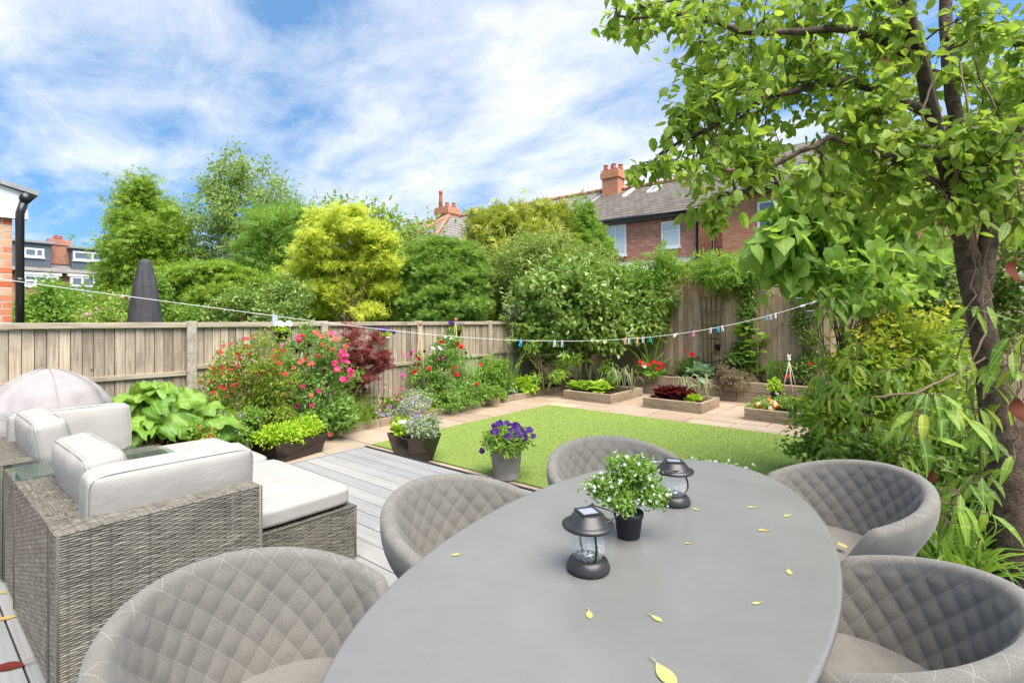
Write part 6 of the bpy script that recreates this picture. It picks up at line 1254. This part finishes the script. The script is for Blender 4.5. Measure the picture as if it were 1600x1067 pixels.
APC = [(960, 28, 22), (985, 48, 26), (1005, 22, 24), (1030, 40, 20), (1065, 22, 26), (1110, 30, 34), (1160, 25, 36), (1210, 22, 36), (1260, 20, 36), (1310, 22, 36), (1360, 26, 36), (1395, 30, 28), (1540, 20, 24), (1590, 45, 26),
       (1085, 80, 24), (1120, 82, 34), (1170, 84, 38), (1222, 85, 36), (1272, 82, 36), (1322, 85, 38), (1372, 82, 36), (1410, 90, 26), (1565, 92, 24), (1595, 120, 24), (1082, 150, 28), (1118, 142, 34), (1166, 150, 36), (1214, 150, 34), (1264, 150, 38), (1312, 142, 38), (1360, 152, 38), (1404, 150, 32), (1440, 150, 22), (1545, 165, 26), (1585, 180, 30),
       (1062, 205, 28), (1104, 210, 34), (1152, 206, 36), (1200, 215, 32), (1300, 205, 38), (1350, 206, 38), (1400, 210, 36), (1436, 215, 24), (1540, 235, 30), (1585, 255, 30), (1012, 262, 18), (1045, 252, 26), (1090, 262, 32), (1140, 272, 32), (1190, 262, 24), (1300, 262, 36), (1350, 262, 36), (1400, 268, 34), (1440, 275, 26), (1112, 318, 26), (1110, 345, 14), (1290, 318, 30), (1340, 322, 34), (1390, 322, 34), (1440, 330, 30), (1540, 300, 26), (1590, 320, 26),
       (1140, 110, 30), (1250, 110, 34), (1340, 180, 34), (1380, 120, 34), (1240, 55, 34), (1510, 60, 26), (1518, 120, 26), (1512, 200, 26), (1522, 262, 26), (1478, 225, 22), (1565, 215, 26), (1500, 335, 26), (1575, 375, 30), (1545, 345, 26), (1595, 70, 26), (1560, 140, 26), (1130, 240, 26), (1080, 180, 24), (1160, 240, 24), (1320, 240, 34), (1410, 60, 26)]
twigs = trunk; rng = np.random.default_rng(21); allp = [q for l in limbs[3:] for q in l] + limbs[0][8:] + limbs[1][8:] + limbs[2][8:]; LP, LD, LN, LS = [], [], [], []
for layer, (n_, dd) in enumerate(((50, 0.0), (36, .75))):
    for i, (px, py, r) in enumerate(APC):
        if layer and (px < 1060 or (1210 < px < 1290 and 170 < py < 250)): continue
        d = 2.55 + .5 * rng.random() + dd * (.5 + rng.random()); c = pt(px, py, d) - TBV; rw = r * d / 800 * 1.02; nb = min(allp, key=lambda q: (q - c).length)
        q = curve_pts(nb, c, .03, 5, i, .02); twigs.tube(q, [.007, .006, .005, .004, .003, .002], 5, False)
        for k in range(4):
            o = Vector(rng.normal(size=3)) * rw * .8; e = c + o; s0 = q[3]; w = curve_pts(s0, e, .02, 3, k, .01); twigs.tube(w, [.003, .0026, .002, .0014], 4, False)
            m = n_ // 4
            for j in range(m):
                tt = .15 + .85 * rng.random(); base = Vector(s0).lerp(e, tt) + Vector(rng.normal(size=3)) * rw * .36; LP.append(base); dirn = (e - s0).normalized() * .5 + Vector(rng.normal(size=3)) * .75 + Vector((0, 0, -.45)); LD.append(dirn); LN.append(Vector(rng.normal(size=3)) * .55 + Vector((.1, -.25, .75))); LS.append(rng.uniform(.046, .084))
trunk.build('trunk', BKD, tree)
leafmesh('crown', L_BROAD, np.array(LP), np.array(LD), np.array(LN), np.array(LS), LM['apple'], tree, width=.85)
# catalpa-like big leaves lower down
plant('broadleaf_tree', 'young tree with very large heart shaped leaves in front of the orange brick house', 'tree', 5.2, 1330, .02,
      [(1245, 290, 34, 24), (1300, 300, 44, 34), (1222, 350, 20, 24), (1262, 345, 44, 34), (1320, 350, 50, 36), (1390, 350, 44, 36), (1220, 385, 46, 30), (1290, 400, 50, 34), (1360, 410, 44, 34), (1250, 425, 28, 16), (1420, 300, 40, 30), (1430, 400, 34, 30), (1210, 420, 20, 20)], 250, 5, .17, L_HEART, .17, 'catalpa', 111, 2, BK2, .03, .75, out=.35, up=.7, droop=.6, jit=.45, shell=.7, depth=.9)
plant('broadleaf_tree', 'lower branches of round leaves above the yellow tipped bush', 'tree', 4.7, 1360, .02, [(1320, 430, 30, 18), (1345, 455, 34, 20), (1310, 465, 26, 16), (1390, 445, 34, 22), (1345, 480, 24, 14)], 44, 7, .11, L_BROAD, .10, 'catalpa', 112, 1, BK2, .014, .9, out=.4, droop=.35)
plant('white_rose', 'dark leaved rambling rose with creamy white flowers behind the trunk', 'shrub', 6.0, 1460, .02, [(1460, 400, 40, 40), (1440, 440, 36, 36), (1490, 430, 30, 44), (1420, 470, 40, 30), (1470, 480, 40, 36), (1580, 420, 40, 60), (1560, 500, 50, 60)], 300, 16, .13, L_OVAL, .085, 'dark', 113, 3, BK2, .015, .7, heads=[('flower', F_ROSE, 'white', 12, .045, 3)])
plant('choisya', 'big leafy bush with bright yellow tips on the right of the lawn', 'shrub', 4.75, 1400, .02,
      [(1400, 560, 66, 44), (1330, 590, 44, 46), (1455, 530, 44, 36), (1300, 640, 34, 40), (1420, 630, 66, 50), (1350, 660, 48, 40), (1480, 610, 40, 60), (1380, 520, 40, 24), (1440, 690, 60, 40), (1330, 690, 36, 26)], 420, 20, .13, L_OVAL, .068, 'choisya', 114, 5, BK2, .016, .7, shell=.6)
t, B, base = plant('choisya_shoots', 'yellow new shoots along the top of the big leafy bush', 'shrub', 4.6, 1430, .02, [(1400, 500, 40, 14), (1440, 500, 30, 14), (1375, 520, 30, 14), (1340, 540, 24, 12), (1470, 490, 24, 12), (1310, 570, 16, 12), (1430, 540, 50, 20), (1380, 560, 40, 20)], 80, 8, .07, L_OVAL, .06, 'choisya_tip', 115, 3, STEM, .006, .95)
plant('shade_shrub', 'dark green shrub low down between the bush and the tree trunk', 'shrub', 3.9, 1470, .02, [(1440, 720, 60, 40), (1500, 700, 44, 50), (1480, 770, 56, 36), (1400, 720, 40, 30), (1530, 780, 44, 50), (1350, 710, 34, 22)], 260, 16, .12, L_OVAL, .075, 'dark', 116, 3, BK2, .012, .7)
plant('trailing_shrub', 'sprawling small leaved shrub reaching on to the lawn corner', 'shrub', 5.4, 1310, .02, [(1290, 690, 40, 18), (1260, 705, 28, 12), (1320, 680, 34, 24), (1270, 660, 26, 24), (1290, 630, 26, 26)], 150, 14, .11, L_OVAL, .055, 'mid', 117, 4, BK2, .008, .8)
# evergreen clematis: bines with long drooping leaves in threes
def clematis(lab, bines, seed, size, mat='clematis', nper=13):
    rng = np.random.default_rng(seed); p0 = pt(*bines[0][0]); t = thing('clematis', lab, 'climber', (p0.x, p0.y, .02)); o = Vector((p0.x, p0.y, .02)); b = MB(); P, D, N_, S = [], [], [], []
    for i, bn in enumerate(bines):
        Q = [q - o for q in pth(bn)]; fine = []
        for k in range(len(Q) - 1):
            for j in range(6): fine.append(Q[k].lerp(Q[k + 1], j / 6) + Vector(rng.normal(size=3)) * .012)
        fine.append(Q[-1]); b.tube(fine, .0045, 6, False)
        for k in range(nper):
            f = fine[min(len(fine) - 1, int(rng.random() * len(fine)))]; a0 = rng.random() * 6.28
            for j in range(3):
                a = a0 + (j - 1) * .8; st = f + Vector((math.cos(a), math.sin(a), .25)) * .05; P.append(st); D.append((math.cos(a) * .55, math.sin(a) * .55, -.75 + .5 * rng.random())); N_.append((math.cos(a) * .7 + .2, math.sin(a) * .7 - .35, .6)); S.append(size * rng.uniform(.7, 1.2)); b.tube([f, st], .0022, 4, False)
    b.build('stems', BK2, t); leafmesh('foliage', L_LANCE, np.array(P), np.array(D), np.array(N_), np.array(S), LM[mat], t, True, width=1.35); return t
clematis('evergreen clematis with long drooping leaves twining round the tree trunk', [[(1530, 900, 2.85), (1535, 780, 2.82), (1525, 640, 2.8), (1500, 560, 2.78), (1520, 420, 2.8), (1500, 300, 2.8)], [(1530, 700, 2.8), (1480, 640, 2.7), (1450, 620, 2.68), (1430, 680, 2.65)], [(1540, 600, 2.8), (1580, 560, 2.72), (1600, 520, 2.7), (1590, 640, 2.7), (1580, 740, 2.7)], [(1510, 520, 2.78), (1570, 400, 2.75), (1590, 300, 2.7), (1540, 240, 2.75)], [(1525, 740, 2.8), (1490, 780, 2.72), (1470, 830, 2.7)]], 121, .155, 'clematis', 12)
clematis('clematis stems with long pale leaves hanging over the yellow tipped bush', [[(1300, 720, 4.2), (1290, 600, 4.1), (1280, 520, 4.05), (1300, 470, 4.0)], [(1300, 640, 4.1), (1340, 560, 3.9), (1360, 500, 3.85)], [(1360, 720, 3.9), (1350, 640, 3.8), (1380, 590, 3.75), (1440, 560, 3.7)], [(1400, 740, 3.6), (1410, 680, 3.5), (1440, 640, 3.45)]], 122, .15, 'clematis', 10)
# vine stems looping round the tree
vm = MB(); o = TBV
for i, bn in enumerate(([(1440, 60, 2.7), (1468, 180, 2.75), (1490, 260, 2.78), (1530, 400, 2.85), (1540, 520, 2.85), (1510, 580, 2.82)], [(1500, 100, 2.9), (1520, 220, 2.8), (1560, 300, 2.75), (1545, 380, 2.8), (1530, 470, 2.85)], [(1540, 560, 2.82), (1480, 590, 2.7), (1430, 615, 2.7), (1370, 620, 2.8)], [(1512, 20, 2.8), (1530, 120, 2.7), (1570, 200, 2.7), (1600, 330, 2.7)], [(1470, 250, 2.8), (1440, 180, 2.7), (1460, 120, 2.7)], [(1535, 620, 2.8), (1570, 600, 2.7), (1610, 640, 2.6)])):
    Q = pth(bn); f = []
    for k in range(len(Q) - 1):
        for j in range(5): f.append(Q[k].lerp(Q[k + 1], j / 5) + Vector((random.Random(i * 50 + k * 5 + j).uniform(-1, 1), 0, random.Random(i * 70 + k * 5 + j).uniform(-1, 1))) * .004)
    f.append(Q[-1]); vm.tube(f, .006, 6, False)
tag(vm.build('vine_stems', m_plain('vine', (.22, .15, .11), .85, .2, var=.3, bump=.3)), 'bare twisting vine stems looped round the forks of the tree', 'climber')
rr = random.Random(12)
for i, (px, py, d, s, lab) in enumerate(((1507, 232, 2.8, .085, 'rust red dead leaf caught at the tree fork, upper one'), (1502, 282, 2.8, .08, 'rust red dead leaf in the crotch of the tree, lower one'), (1586, 425, 2.6, .13, 'large brown dead leaf hanging right of the trunk'), (1385, 95, 2.6, .05, 'small red leaf high in the crown'), (1590, 640, 2.6, .12, 'rust brown dead leaf dangling beside the lower trunk'), (1460, 745, 3.0, .1, 'brown withered leaf low beside the strappy plant'))):
    b = MB()
    def fn(i_, j_): w = math.sin(math.pi * min(1, i_)) ** .7 * .32; yy = (j_ - .5) * 2 * w; return (s * yy, s * (.6 * yy * yy + .1 * math.sin(i_ * 5)), -s * i_)
    b.grid(fn, 8, 6, True); b.tube([(0, 0, 0), (0, 0, s * .4)], .0015, 4); o_ = b.build('dead_leaf', m_leaf('rust', [(.085, .02, .011), (.12, .03, .014)], .15, .7, .15, back=(.25, .05, .015)) if i == 0 else bpy.data.materials['rust']); o_.location = pt(px, py - s * 400 / d, d); o_.rotation_euler = (rr.uniform(-.3, .3), rr.uniform(-.3, .3), PHI + rr.uniform(-.5, .5)); tag(o_, lab, 'leaf', 'dead leaves caught in the tree')
# strappy clump at the foot of the tree
for (px, d, n, ln, sd, lab) in ((1500, 3.0, 70, .62, 1, 'strappy green clump at the foot of the tree'), (1455, 3.3, 46, .5, 2, 'arching strap leaves behind the far right chair'), (1540, 3.3, 40, .55, 3, 'darker strap leaves beside the tree base')):
    p = pt(px, 500, d); t = thing('strap_clump', lab, 'plant', (p.x, p.y, .03)); blades('foliage', t, (0, 0, 0), n, ln, .1, LM['grass'], sd, 1.25, .9, .6)
